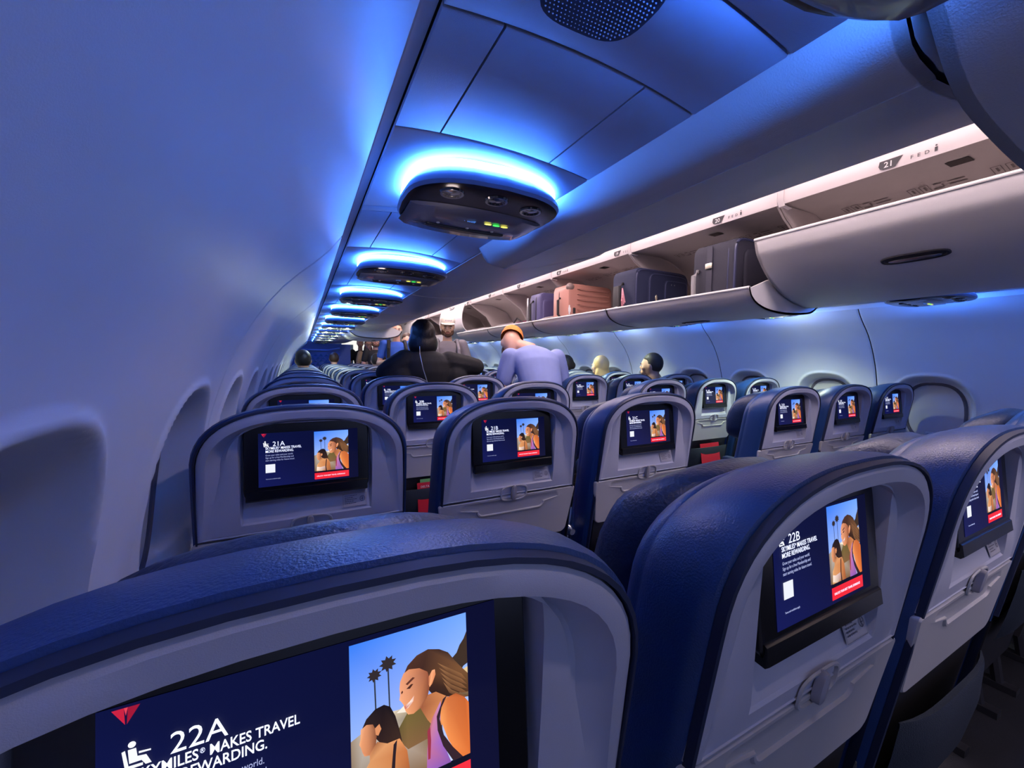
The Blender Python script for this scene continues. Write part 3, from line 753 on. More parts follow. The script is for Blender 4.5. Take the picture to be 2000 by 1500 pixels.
def disp_text(r, num, full):
    mo = [c for c in r.children if c.name.startswith('monitor')][0]
    # an empty-free chain: captions are children of the monitor, rotated with the display
    T = Matrix.Translation((0, -.0016, 1.0)) @ Matrix.Rotation(-TL_, 4, 'X')
    def cap(s, size, u, v, m_, bold=False, nm='caption', sx=1):
        o = txt(s, size, 0, 0, m_, mo, bold); o.name = nm
        o.matrix_local = T @ Matrix.Translation((u, -.0012, -v)) @ Matrix.Rotation(pi/2, 4, 'X') @ Matrix.Diagonal((sx,1,1,1)); return o
    cap(num, .0138, -.0700, .0485, m_txt, False, 'seat_number')
    if full:
        cap('SKYMILES', .0072, -.0830, .0552, m_txt, True, 'headline', .80)
        xw = -.0830 + .80*HW
        cap('MAKES TRAVEL', .0072, xw+.0042, .0552, m_txt, True, 'headline', .80)
        cap('\u00ae', .0034, xw+.0006, .0530, m_txt, False, 'headline', .8)
        cap('MORE REWARDING.', .0072, -.0830, .0618, m_txt, True, 'headline', .80)
        for i, s in enumerate(('Grow your miles and your world.', 'Sign up for a free Membership and', 'start earning miles for future travel.')):
            cap(s, .0048, -.0830, .0688+.0054*i, m_txt2, False, 'caption', .78)
        cap('Terms and conditions apply.', .0030, -.0830, .1180, m_txt2, False, 'caption', .8)
        o = cap('UNLOCK YOUR BEST TRAVEL EXPERIENCE', .0038, .0135, .1232, m_txt, False, 'banner_text', .80)
_m = text_mesh('SKYMILES', .0072, 'text_line', m_txt, .00005, True); HW = max(v.co.x for v in _m.vertices); D.meshes.remove(_m)
for row in range(NROW+0):
    num = 22-row
    for s in range(6):
        if row == 0 and s == 5: pass
        det = 1 if row < 5 else 0
        if proto[det] is None: r = proto[det] = make_seat(det)
        else:
            src = proto[det]; r = None
            # copy only the plain seat (captions are added after copying)
            r = src_copy = None
            r = src.copy(); COL.objects.link(r)
            for ch in list(src.children):
                c = ch.copy(); COL.objects.link(c); c.parent = r
                for g in list(ch.children):
                    if g.name.split('.')[0] in ('seat_number','headline','caption','banner_text'): continue
                    h = g.copy(); COL.objects.link(h); h.parent = c
        r.location = (SEATX[s], P*row + (.063 if s > 2 else 0), 0)
        SEATS[(row, s)] = r
        bank = 'left' if s < 3 else 'right'
        if row == 0: where = 'in the row nearest the camera'
        elif row == 12: where = 'in the frontmost row by the blue partition'
        else: where = 'in the %s row from the camera' % ordw[row]
        extra = ''
        L = 'ABCDEF'[s]
        if row <= 2 and s < 3 or row == 0 and s < 3:
            lab = 'navy leather seat with grey back, its screen reading %d%s, %s of the left block' % (num, L, BANK[s])
        else: lab = 'navy %s seat, %s block, %s' % (BANK[s], bank, where)
        tag(r, lab, 'airline seat', 'airline seats in rows down the cabin')
        if s in (2, 5):
            a = obj('armrest', M_['arm'], r, (.254,0,0)); obj('armrest_pivot', M_['tip'], a)
for (row, s), r in SEATS.items():
    if row < 5: disp_text(r, '%d%s' % (22-row, 'ABCDEF'[s]), row < 4)

# literature in the seat pockets
def card(name, label, loc, w_, h, col, txts, rz=0, cat='card'):
    r = empty(name, loc); r.rotation_euler = (-.16, 0, 0)
    b = MB().box(-w_/2, w_/2, -.001, .001, -h, 0); obj('sheet', b.mesh('sheet', mat('print_%s' % name, col, .4), False), r)
    if txts:
        o = obj('heading', text_mesh(txts, .013, 'heading', m_white), r, (-w_/2+.015, -.0016, -.022), (pi/2,0,0))
    return tag(r, label, cat)
for (row, s, who) in ((1,2,'21C'),(2,1,'20B'),(2,2,'20C'),(1,1,'21B')):
    x = SEATX[s]; y = P*row + ys(.56)-.012
    card('safety_card', 'red leaflet standing in the seat pocket under screen %s' % who, (x+.02, y-.004, .592), .19, .16, (.45,.01,.03), 'DELTA')
    card('menu_card', 'green edged leaflet behind the red one in the pocket of seat %s' % who, (x+.03, y+.003, .605), .18, .16, (.12,.35,.12), None)
for (row, s) in ((2,3),(2,4),(1,3)):
    x = SEATX[s]; y = P*row+.063 + ys(.56)-.012
    card('safety_card', 'red leaflet in the pocket of the %s seat on the right, %s row' % (BANK[s], ordw[row]), (x-.01, y-.004, .592), .19, .16, (.45,.01,.03), None)

# ------------------------------------------------------------------ partition ahead, forward galley beyond
m_navy = mat('partition_navy', (.03,.09,.36), .5); m_mauve = mat('partition_mauve', (.55,.50,.62), .5)
m_tri = mat('partition_relief', (.05,.14,.42), .35)
YB = 9.75
pw = empty('wall_front', (0,0,0)); pw['kind'] = 'structure'
obj('panel', MB().box(-.25,.98,YB,YB+.04,.96,1.46).mesh('panel', m_navy, False), pw)
obj('dado', MB().box(-.25,.98,YB-.005,YB+.04,-.08,.96).mesh('dado', m_mauve, False), pw)
obj('cornice', slab([(-.2,1.34),(.1,1.31),(.5,1.31),(.75,1.36)], YB-.10, YB, .03).mesh('cornice', mat('cornice_blue', (.03,.15,.65), .4)), pw)
tm = MB().add([(-.055,0,-.03),(.055,0,-.03),(0,0,.03),(0,-.016,-.008)], [(0,1,3),(1,2,3),(2,0,3)]).mesh('relief_triangle', m_tri, False)
for j in range(4):
    for i in range(8): obj('relief_triangle', tm, pw, (-.15+.115*i+.0575*(j % 2), YB-.001, 1.02+.066*j))
for x in (.20,.225): obj('exit_lamp', MB().ell((x+.2, YB-.012, .995), (.012,.006,.010), 10, 6).mesh('exit_lamp', mat('lampw', (1,1,1), .4, emit=(1,.95,.85), es=6)), pw)
pr_ = empty('wall_forward', (0,0,0)); pr_['kind'] = 'structure'
obj('panel', MB().box(2.05,3.25,YB,YB+.04,-.08,1.46).mesh('panel', m_navy, False), pr_)
obj('panel', MB().box(-.3,3.3,Y1+2.30,Y1+2.34,-.08,2.2).mesh('panel', m_navy, False), pr_)
gl = empty('galley_unit', (.60+.42,10.9,0))
obj('cabinet', MB().box(-.14,.14,0,.3,-.08,1.5).mesh('cabinet', mat('galley_teal', (.20,.38,.42), .4), False), gl)
obj('light_panel', MB().box(-.11,.0,-.008,-.001,.80,.96).mesh('light_panel', mat('galley_glow', (1,1,.85), .5, emit=(.95,1,.75), es=2.6), False), gl)
obj('light_panel', MB().box(.015,.11,-.008,-.001,.80,.96).mesh('light_panel', MATS['galley_glow'], False), gl)
el = empty('entry_fill_light', (1.5, Y1+2.25, 0)); tag(el, 'added vertical fill light beyond the queue, at the far end of the aisle', 'light')  # glowing panel added to brighten the bin undersides ahead
obj('diffuser', MB().box(-.5,.5,-.004,0,.7,2.0).mesh('diffuser', mat('entry_fill_glow', (1,1,.9), .5, emit=(1,.97,.82), es=.7), False), el)
obj('worktop', MB().box(-.15,.15,-.03,.3,.97,1.0).mesh('worktop', m_white, False), gl)
tag(gl, 'teal galley cabinet with two bright panels beyond the blue partition', 'galley cabinet')
dr = empty('door_1', (0,0,0)); dr['kind'] = 'structure'
def exit_x(z): return 2*XC - wx(z)
R = [[Vector((exit_x(.98+b)-h, 4.55+a, .98+b)) for a, b in sell(.24+k, .30+k, 5, 36)] for k, h in ((0,.001),(-.004,.012),(-.02,.012),(-.024,.006),(-.2,.006))]
obj('door_leaf', MB().rings(R, cap1=True).mesh('door_leaf', m_wall), dr)
obj('exit_handle', MB().box(exit_x(1.16)-.022, exit_x(1.16)-.006, 4.52, 4.60, 1.15, 1.18).mesh('exit_handle', m_dkmet, False), dr)

# ------------------------------------------------------------------ people
def fuse(mb, name, material, vox=.011, smooth=3):
    me = D.meshes.new('tmp'); me.from_pydata([tuple(v) for v in mb.v], [], mb.f)
    bm = bmesh.new(); bm.from_mesh(me); bmesh.ops.recalc_face_normals(bm, faces=bm.faces); bm.to_mesh(me); bm.free()
    o = D.objects.new('tmp', me); COL.objects.link(o)
    r = o.modifiers.new('r', 'REMESH'); r.mode = 'VOXEL'; r.voxel_size = vox; r.use_smooth_shade = True
    s_ = o.modifiers.new('s', 'SMOOTH'); s_.iterations = smooth; s_.factor = .5
    dg = bpy.context.evaluated_depsgraph_get(); out = D.meshes.new_from_object(o.evaluated_get(dg))
    D.objects.remove(o); out.name = name; out.materials.clear(); out.materials.append(material)
    out.polygons.foreach_set('use_smooth', [True]*len(out.polygons)); return out
def loft(mb, secs, n=24):
    """secs: (centre, rx, ry, axisX, axisY)"""
    R = []
    for c, rx, ry, ax, ay in secs:
        c = Vector(c); R.append([c + Vector(ax)*rx*math.cos(2*pi*i/n) + Vector(ay)*ry*math.sin(2*pi*i/n) for i in range(n)])
    return mb.rings(R, True, True)
def head_geo(mb, c, M, k=1.0):
    """face looks along local -Y; M rotates the head"""
    H = MB(); H.ell((0,0,0), (.075*k,.094*k,.112*k), 28, 20)
    H.v = [Vector((v.x*(1-.16*max(0,-v.z/.112)), v.y*(1-.10*max(0,-v.z/.112)), v.z)) for v in H.v]
    H.ell((0,-.078*k,-.068*k), (.036*k,.022*k,.030*k), 12, 8)           # chin
    H.ell((0,-.096*k,-.018*k), (.013*k,.020*k,.026*k), 10, 8)           # nose
    H.ell((0,-.086*k,.020*k), (.050*k,.012*k,.014*k), 12, 6)            # brow
    for s_ in (-1,1):
        H.ell((s_*.078*k,.006,-.004), (.010,.020,.031), 10, 8)
        H.ell((s_*.042*k,-.062*k,-.022*k), (.026*k,.024*k,.026*k), 10, 8)
    H.v = [Vector(c) + M @ v for v in H.v]; mb.add(H.v, H.f)
def limb(mb, a, b, ra, rb, k=10):
    a = Vector(a); b = Vector(b); mb.tube([a, a.lerp(b,.33), a.lerp(b,.66), b], [ra, ra*1.05*.7+rb*.3, ra*.45+rb*.6, rb], k)
    mb.ell(a, (ra,ra,ra), k, 8); mb.ell(b, (rb,rb,rb), k, 8)
def hand(mb, w_, d, side):
    w_ = Vector(w_); d = Vector(d).normalized(); a = d.orthogonal().normalized()
    x = d.cross(Vector((0,1,0)));  x = x.normalized() if x.length > .1 else a
    n = x.cross(d)
    mb.tube([w_, w_+d*.045, w_+d*.09], [.026,.036,.032], 10)
    for i, L in enumerate((.062,.072,.067,.052)):
        o_ = w_+d*.085+x*(-.036+.024*i); mb.tube([o_, o_+d*L*.5+n*.004, o_+d*L*.85+n*.022], [.0105,.010,.008], 7)
    o_ = w_+d*.03+x*.034*side; mb.tube([o_, o_+d*.03+x*.022*side, o_+d*.058+x*.026*side], [.012,.011,.009], 7)
BASEJ = dict(pel=(0,0,.95), waist=(0,0,1.08), chest=(0,.01,1.28), neck=(0,.02,1.45), head=(0,-.005,1.625),
    shL=(-.18,.01,1.41), shR=(.18,.01,1.41), elL=(-.25,.03,1.12), elR=(.25,.03,1.12), wrL=(-.25,-.06,.88), wrR=(.25,-.06,.88),
    hiL=(-.09,0,.92), hiR=(.09,0,.92), knL=(-.10,-.02,.50), knR=(.10,-.02,.50), anL=(-.10,.02,.08), anR=(.10,.02,.08))
SKINS = {}
def human(name_label, loc, rz, skin, shirt, pants, H=1.75, J=None, headM=None, sleeve='short', wide=1.0, hair=None, extras=None, vox=.011, group=None, faceless=False):
    k = H/1.75; j = {a: Vector(b)*k for a, b in BASEJ.items()}
    if J: j.update({a: Vector(b) for a, b in J.items()})
    M = headM or Matrix.Identity(3)
    r = empty('person', loc, rz); tag(r, name_label, 'person', group)
    ms = mat('skin_%.2f_%.2f' % (skin[0], skin[1]), skin, .5); 
    def torso(mb, inf, top=True):
        ax = (j['shR']-j['shL']).normalized(); sp = (j['neck']-j['pel']).normalized(); ay = sp.cross(ax).normalized()
        q = [(j['pel']-sp*.06, .150, .105), (j['pel'], .158, .110), (j['waist'], .135, .095), (j['chest'], .158, .108), (j['chest'].lerp(j['neck'],.5), .165, .100), (j['chest'].lerp(j['neck'],.80), .125, .080), (j['neck'], .062, .058)]
        loft(mb, [(c, (rx+inf)*wide*k, (ry+inf)*wide*k, ax, ay) for c, rx, ry in q])
        for s_ in 'LR': mb.ell(j['sh'+s_], tuple([(.060+inf)*k*wide]*3), 14, 10)
    b = MB(); torso(b, -.012)
    b.tube([j['neck']-(j['head']-j['neck'])*.2, j['neck'].lerp(j['head'], .5), j['head']], [.058*k,.052*k,.05*k], 14)
    head_geo(b, j['head'], M, 1.0)
    for s_, sg in (('L',-1),('R',1)):
        limb(b, j['sh'+s_], j['el'+s_], .050*wide, .040); limb(b, j['el'+s_], j['wr'+s_], .040, .026)
        hand(b, j['wr'+s_], (j['wr'+s_]-j['el'+s_]), sg)
        limb(b, j['hi'+s_], j['kn'+s_], .078, .054, 12); limb(b, j['kn'+s_], j['an'+s_], .054, .036, 12)
        f = j['an'+s_]; b.ell(f+Vector((0,-.07,-.045)), (.04,.11,.03), 12, 8)
    obj('body', fuse(b, 'body', ms, vox), r)
    c = MB(); torso(c, .006)
    if wide > 1.3:
        for sg in (-1, 1): c.ell((sg*.22, .04, j['chest'].z-.05), (.11,.09,.12), 14, 10)
    for s_ in 'LR':
        e = j['el'+s_]; sh = j['sh'+s_]
        if sleeve == 'long': limb(c, sh, e, .066*wide, .052*wide); limb(c, e, j['wr'+s_], .052*wide, .036)
        elif sleeve == 'short': limb(c, sh, sh.lerp(e, .62), .066*wide, .058*wide)
    obj('shirt', fuse(c, 'shirt', shirt, vox, 2), r)
    t = MB()
    ax = (j['hiR']-j['hiL']).normalized()
    t.ell(j['pel']-Vector((0,0,.02)), (.168*wide, .125*wide, .12), 16, 10)
    for s_ in 'LR': limb(t, j['hi'+s_], j['kn'+s_], .092*wide, .068, 12); limb(t, j['kn'+s_], j['an'+s_]+Vector((0,0,.02)), .068, .055, 12)
    obj('trousers', fuse(t, 'trousers', pants, vox*1.2, 2), r)
    for s_ in 'LR':
        q = MB().ell(j['an'+s_]+Vector((0,-.065,-.042)), (.046,.13,.040), 14, 8); obj('shoe', q.mesh('shoe', mat('shoe', (.04,.04,.045), .5)), r)
    hc = j['head']
    def HP(x, y, z): return hc + M @ Vector((x, y, z))
    if not faceless:
        for sx in (-.030, .030):
            e = obj('eye', MB().ell(HP(sx,-.083,-.003), (.013,.008,.008), 12, 8, M).mesh('eye', mat('eye_white', (.8,.78,.75), .3)), r)
            obj('iris', MB().ell(HP(sx,-.0895,-.004), (.006,.003,.006), 10, 6, M).mesh('iris', mat('iris', (.03,.018,.012), .2)), e)
            obj('eyebrow', MB().ell(HP(sx*1.05,-.096,.018), (.018,.005,.004), 10, 6, M).mesh('eyebrow', hair[1] if hair else mat('brow', (.04,.02,.01), .8)), r)
        obj('mouth', MB().ell(HP(0,-.097,-.062), (.023,.006,.006), 12, 6, M).mesh('mouth', mat('lips', (.45,.16,.14), .5)), r)
    if hair:
        kind, hm = hair
        h = MB()
        if kind == 'short':
            h.ell((0,.012,.022), (.083,.098,.104), 24, 16); keep = lambda v: v.z > .045 - 2.2*max(0, v.y+.03) and not (v.y < -.055 and v.z < .06) and v.z > -.075
        elif kind == 'bald': h = None
        else:
            h.ell((0,.018,.018), (.088,.100,.108), 24, 16); keep = lambda v: (v.z > .03 or v.y > -.005) and not (v.y < -.05 and v.z < .055)
            if kind == 'bob': h.ell((0,.03,-.060), (.118,.090,.112), 20, 12); h.ell((0,.02,.02), (.098,.104,.114), 20, 14)
            if kind == 'tied': h.ell((0,.10,-.01), (.04,.04,.05), 14, 10)
            if kind == 'long': h.ell((0,.045,-.12), (.098,.062,.17), 20, 12)
        if h:
            h.v = [Vector((v.x*(1+.02*math.sin(v.z*90+v.y*40)), v.y, v.z)) for v in h.v]
            # cut the face opening by pushing front-lower vertices inside the skull
            for v in h.v:
                if not keep(v): v.y = max(v.y, -.02); v.x *= .85
            h.v = [hc + M @ v for v in h.v]
            obj('hair', fuse(h, 'hair', hm, .009, 2), r)
    if extras: extras(r, j, M, HP)
    return r
def cap_on(r, HP, M, colr, name='baseball_cap', back=False):
    mcap = mat(name+'_cloth', colr, .8, bump=.3, bscale=800)
    sgn = 1 if back else -1
    R = []
    for z, q in ((.028,1.0),(.06,1.0),(.09,.90),(.115,.68),(.130,.36),(.134,.1)):
        R.append([HP(.090*q*math.cos(2*pi*i/24), .008+.106*q*math.sin(2*pi*i/24), z+.012) for i in range(24)])
    c = obj(name, MB().rings(R, False, True).mesh(name, mcap), r)
    V = []; N = 12
    for i in range(N+1):
        a = pi*i/N; x = .082*math.cos(a)
        V += [HP(x, sgn*(.060+.03*math.sin(a)), .052), HP(x*.92, sgn*(.075+.075*math.sin(a)), .043), HP(x*.92, sgn*(.075+.075*math.sin(a)), .039), HP(x, sgn*(.06+.03*math.sin(a)), .046)]
    obj('brim', MB().rings([[V[i*4+q] for q in range(4)] for i in range(N+1)], True, True).mesh('brim', mcap), c)
    obj('top_button', MB().ell(HP(0,.008,.148), (.008,.008,.004), 8, 6).mesh('top_button', mcap), c)
    return c
def glasses(r, HP, M):
    g = MB()
    for sx in (-.034, .034): g.tube([HP(sx+.024*math.cos(2*pi*i/16), -.104, -.002+.018*math.sin(2*pi*i/16)) for i in range(17)], .0025, 6)
    g.tube([HP(-.011,-.106,0), HP(.011,-.106,0)], .0025, 6)
    for sx in (-1,1): g.tube([HP(sx*.058,-.102,.002), HP(sx*.082,.0,.006)], .0025, 6)
    obj('glasses', g.mesh('glasses', mat('frames', (.02,.02,.02), .3)), r)
def beard(r, HP, M, col):
    b = MB(); b.ell((0,-.066,-.082), (.050,.040,.038), 16, 10); b.ell((-.05,-.03,-.06), (.026,.045,.045), 12, 8); b.ell((.05,-.03,-.06), (.026,.045,.045), 12, 8); b.ell((0,-.098,-.047), (.030,.008,.006), 10, 6)
    b.v = [HP(*v) for v in b.v]; obj('beard', fuse(b, 'beard', mat('beard', col, .9), .007, 2), r)
def strap(r, name, pts, w_, m_, par=None):
    return obj(name, MB().tube(pts, w_, 8).mesh(name, m_), r)
cloth = lambda n, c, **k: mat('cloth_'+n, c, .85, bump=.4, bscale=350, var=.08, **k)
c_black = cloth('black', (.006,.006,.008)); c_grey = cloth('grey', (.20,.18,.20)); c_lav = cloth('lavender', (.25,.30,.58)); c_blue = cloth('blue', (.03,.10,.50))
c_char = cloth('charcoal', (.012,.012,.015)); c_mint = cloth('mint', (.30,.62,.45)); c_jean = cloth('denim', (.03,.05,.12)); c_tan = cloth('tan', (.45,.30,.16)); c_khaki = cloth('khaki', (.30,.24,.15))
h_black = mat('hair_black', (.006,.004,.005), .45, bump=.8, bscale=120); h_brown = mat('hair_brown', (.05,.022,.012), .55, bump=.8, bscale=120); h_blond = mat('hair_blond', (.55,.36,.16), .5, bump=.9, bscale=140)
h_dark = mat('hair_dark_brown', (.018,.010,.008), .6, bump=.7, bscale=120); h_red = mat('hair_auburn', (.16,.06,.03), .6, bump=.7, bscale=120)
Rx = lambda a: Matrix.Rotation(a, 3, 'X'); Rz = lambda a: Matrix.Rotation(a, 3, 'Z')
FZ = -.08
# woman in black seen from behind, arm draped over the seats (local front = -Y, rz = pi turns her to face forward)
def ex1(r, j, M, HP):
    strap(r, 'chain_strap', [(.075,.09,1.33),(.085,.135,1.26),(.07,.172,1.15),(.03,.178,1.02),(-.01,.15,.92)], .0028, mat('chain', (.5,.5,.5), .3, 1))
    obj('handbag', rbox(.26,.10,.18,.02).xf(Matrix.Translation((-.16,-.10,.80))).mesh('handbag', c_black), r)
human('woman with black bobbed hair, seen from behind, black top, arm stretched over seat backs', (.86, 2.92, FZ), pi, (.30,.16,.11), c_black, c_char, 1.52,
      J=dict(elL=(-.41,.03,1.165), wrL=(-.26,-.20,1.13), elR=(.32,.04,1.12), wrR=(.22,-.18,1.06), shL=(-.180,.02,1.200), shR=(.170,.02,1.205), head=(.03,-.01,1.405), neck=(.01,.02,1.29), chest=(0,.02,1.13), waist=(0,.01,.98)),
      sleeve='long', wide=1.38, hair=('bob', h_black), extras=ex1)
def ex2(r, j, M, HP):
    c = cap_on(r, HP, M, (.78,.72,.62)); 
    q = MB()
    for i in range(5): q.tube([HP(-.034+.016*i,-.098+.002*abs(i-2),.070), HP(-.026+.016*i,-.096+.002*abs(i-2),.090)], .0028, 5)
    obj('cap_lettering', q.mesh('cap_lettering', mat('cap_thread', (.25,.16,.30), .8)), c); beard(r, HP, M, (.10,.05,.03))
    for s_ in (-1,1): strap(r, 'backpack_strap', [(s_*.10,.09,1.44),(s_*.115,-.02,1.455),(s_*.125,-.115,1.34),(s_*.13,-.120,1.15),(s_*.15,-.06,1.02)], .020, mat('strap_grey', (.22,.20,.22), .8))
human('man in cream baseball cap and grey t-shirt looking down in the aisle', (1.53, 4.42, FZ), -.25, (.62,.38,.26), c_grey, c_jean, 1.74,
      J=dict(wrL=(-.14,-.26,1.06), elL=(-.26,.00,1.12), wrR=(.12,-.26,1.02), elR=(.28,.0,1.10)), headM=Rx(.22), hair=('short', h_dark), extras=ex2, vox=.009)
# man in lavender shirt bending forward, orange cap
def ex3(r, j, M, HP):
    cap_on(r, HP, M, (.80,.26,.05), 'orange_cap'); beard(r, HP, M, (.30,.18,.10)); glasses(r, HP, M)
human('stooping man in lavender-blue shirt and orange cap, back to the camera', (1.56, 2.36, FZ), pi-.15, (.72,.40,.28), c_lav, c_khaki, 1.75,
      J=dict(pel=(0,.10,.86), waist=(0,.08,1.0), chest=(0,-.03,1.19), neck=(.02,-.15,1.31), head=(.13,-.26,1.36), shL=(-.19,-.10,1.245), shR=(.19,-.10,1.245), elL=(-.27,-.10,.98), elR=(.27,-.10,.98), wrL=(-.18,-.28,.88), wrR=(.18,-.28,.88), hiL=(-.09,.10,.84), hiR=(.09,.10,.84), knL=(-.1,.02,.46), knR=(.1,.02,.46)),
      headM=Rz(-.5) @ Rx(.75), wide=1.10, hair=None, extras=ex3)
# queue further up the aisle, facing the camera
def ex4(r, j, M, HP):
    strap(r, 'backpack_strap', [(-.10,.10,1.48),(-.12,-.02,1.50),(-.13,-.120,1.38),(-.135,-.13,1.15),(-.15,-.08,1.0)], .026, c_char)
    strap(r, 'backpack_strap', [(.10,.10,1.48),(.12,-.02,1.50),(.13,-.120,1.38),(.135,-.13,1.15),(.15,-.08,1.0)], .026, c_char)
human('tall man in royal blue t-shirt with black backpack straps, head near the bins', (1.30, 6.20, FZ), -.1, (.66,.38,.27), c_blue, c_jean, 1.80,
      J=dict(elL=(-.27,.02,1.16), wrL=(-.05,-.28,1.20), elR=(.28,.0,1.14), wrR=(.02,-.27,1.14)), hair=('short', h_brown), extras=ex4)
def ex5(r, j, M, HP):
    strap(r, 'backpack_strap', [(-.10,.09,1.36),(-.11,-.03,1.37),(-.12,-.11,1.22),(-.13,-.10,1.0)], .024, c_mint)
human('young woman in mint green top with hair tied back, beside the blue t-shirt man', (1.56, 6.65, FZ), -.15, (.72,.46,.34), c_mint, c_jean, 1.66,
      J=dict(elL=(-.24,.02,1.06), wrL=(-.06,-.24,1.12)), headM=Rx(.25), hair=('tied', h_brown), extras=ex5)
def ex6(r, j, M, HP): beard(r, HP, M, (.09,.045,.03)); glasses(r, HP, M)
human('bearded man with glasses in black t-shirt in the queue', (1.33, 8.45, FZ), 0, (.68,.36,.28), c_char, c_jean, 1.70, hair=('short', h_red), extras=ex6)
def ex7(r, j, M, HP): glasses(r, HP, M)
human('woman with long hair and glasses behind the bearded man', (1.33, 9.45, FZ), 0, (.62,.36,.28), c_tan, c_jean, 1.66, hair=('long', h_red), extras=ex7)
def ex8(r, j, M, HP): strap(r, 'shoulder_strap', [(.12,.05,1.50),(.10,-.10,1.42),(-.02,-.13,1.22),(-.14,-.10,1.02)], .030, c_tan)
human('person in black top with tan shoulder strap at the back of the queue', (1.26, 10.3, FZ), 0, (.55,.30,.22), c_black, c_char, 1.72, hair=('short', h_black), extras=ex8)
# seated passengers
SIT = dict(pel=(0,.08,.56), waist=(0,.06,.68), chest=(0,.04,.86), neck=(0,.04,1.03), head=(0,.0,1.19), shL=(-.17,.03,.99), shR=(.17,.03,.99), elL=(-.20,-.08,.72), elR=(.20,-.08,.72),
    wrL=(-.12,-.28,.66), wrR=(.12,-.28,.66), hiL=(-.09,.06,.53), hiR=(.09,.06,.53), knL=(-.10,-.34,.53), knR=(.10,-.34,.53), anL=(-.10,-.36,.09), anR=(.10,-.36,.09))
for (lab, row, s, dy, rz, skin, sh, hr, dz) in (
    ('seated man with short dark hair in navy shirt, window seat on the right', 3, 5, .22, pi+.5, (.45,.25,.18), cloth('navy', (.02,.03,.10)), ('short', h_dark), .00),
    ('seated woman with straight blonde hair on the right side', 4, 5, .24, pi, (.70,.45,.33), c_grey, ('long', h_blond), -.02),
    ('seated woman in profile with dark pinned-up hair near the exit door', 5, 5, .16, pi+.9, (.66,.38,.30), c_char, ('tied', h_dark), -.01),
    ('seated passenger with black hair above the far left window seats', 6, 0, .24, pi, (.40,.24,.17), c_char, ('short', h_black), .0),
    ('seated passenger with dark hair in the left aisle seat below the queue', 8, 2, .24, pi, (.50,.30,.22), c_grey, ('short', h_dark), .0),
    ('seated passenger with brown hair, tiny, in front of the bright galley panels', 10, 1, .24, pi, (.55,.32,.24), c_char, ('short', h_brown), .02)):
    JJ = {a: (b[0], b[1]-.03, b[2]+dz) if a in ('head','neck') else b for a, b in SIT.items()}
    human(lab, (SEATX[s], P*row+dy+.03+(.063 if s > 2 else 0), FZ), rz, skin, sh, c_jean, 1.72, J=JJ, hair=hr, faceless=False)

# ------------------------------------------------------------------ luggage in the open bins
def case(name, label, x0, x1, y0, y1, z0, z1, m_, soft=True, tilt=0):
    """bag standing in the bin: wide face looks to -y, narrow side to -x"""
    r = empty(name, ((x0+x1)/2, (y0+y1)/2, z0)); r.rotation_euler = (tilt, 0, 0)
    W, T, H = x1-x0, y1-y0, z1-z0
    b = rbox(H, W, T, .02, 9, 48); b.xf(Matrix.Translation((0,0,H/2)) @ Matrix.Rotation(pi/2, 4, 'X') @ Matrix.Rotation(pi/2, 4, 'Z'))
    obj('shell', b.mesh('shell', m_, True, 40), r)
    tag(r, label, 'suitcase'); return r, W, T, H
def front_panel(r, name, u0, u1, v0, v1, T, m_, d=.012, n=7, W=0):
    """raised panel on the -y face; u along x from centre, v height"""
    R = []
    for k, h in ((0,0),(0,d*.6),(.006,d),(.02,d*1.1)):
        R.append([Vector(((u0+u1)/2+a, -T/2-h, (v0+v1)/2+b)) for a, b in sell((u1-u0)/2-k, (v1-v0)/2-k, n, 32)])
    return obj(name, MB().rings(R, False, True).mesh(name, m_), r)
def piping_rect(r, name, u0, u1, v0, v1, y, m_, rad=.004):
    pts = [(a, y, b) for a, b in sell((u1-u0)/2, (v1-v0)/2, 7, 40, (u0+u1)/2, (v0+v1)/2)]; pts.append(pts[0])
    return obj(name, MB().tube(pts, rad, 6, False).mesh(name, m_), r)
m_nv = mat('nylon_navy', (.006,.011,.045), .7, bump=.5, bscale=700); m_nv2 = mat('nylon_charcoal', (.012,.012,.028), .7, bump=.5, bscale=700)
m_pip = mat('luggage_piping', (.03,.035,.09), .4); m_rose = mat('copper_shell', (.40,.185,.145), .38, bump=.1, bscale=300); m_pur = mat('purple_shell', (.07,.065,.17), .5, bump=.2, bscale=500)
m_zip = mat('zip_pull', (.7,.65,.5), .3, .8); m_rub = mat('luggage_rubber', (.015,.015,.018), .6)
r, W, T, H = case('suitcase', 'large navy soft suitcase with front pockets and ribbon tag, beside the copper case', 1.985, 2.50, 1.83, 2.06, 1.445, 1.785, m_nv)
p = front_panel(r, 'front_pocket', -.14, .235, .02, .31, T, m_nv); piping_rect(r, 'piping', -.245, .245, .012, H-.012, -T/2+.002, m_pip, .006)
piping_rect(p, 'pocket_piping', -.135, .23, .025, .305, -T/2-.012, m_pip, .0035)
p2 = front_panel(r, 'front_pocket', .0, .225, .03, .27, T+.024, m_nv, .010); piping_rect(p2, 'pocket_piping', .005, .22, .035, .265, -T/2-.022, m_pip, .003)
b = obj('badge', MB().ell((-.075,-T/2-.016,.14), (.010,.003,.022), 16, 8).mesh('badge', m_zip), r)
for x in (.06,.09): obj('zip_pull', MB().tube([(x,-T/2-.018,.262),(x,-T/2-.020,.235)], .004, 6).mesh('zip_pull', m_zip), r)
obj('carry_handle', MB().tube([(-W/2-.002,0,.06),(-W/2-.03,0,.08),(-W/2-.032,0,.22),(-W/2-.002,0,.24)], .011, 8).mesh('carry_handle', m_rub), r)
obj('side_pad', rbox(.02,.06,.20,.006).xf(Matrix.Translation((-W/2-.004,.06,.13))).mesh('side_pad', m_rub), r)
rib = MB()
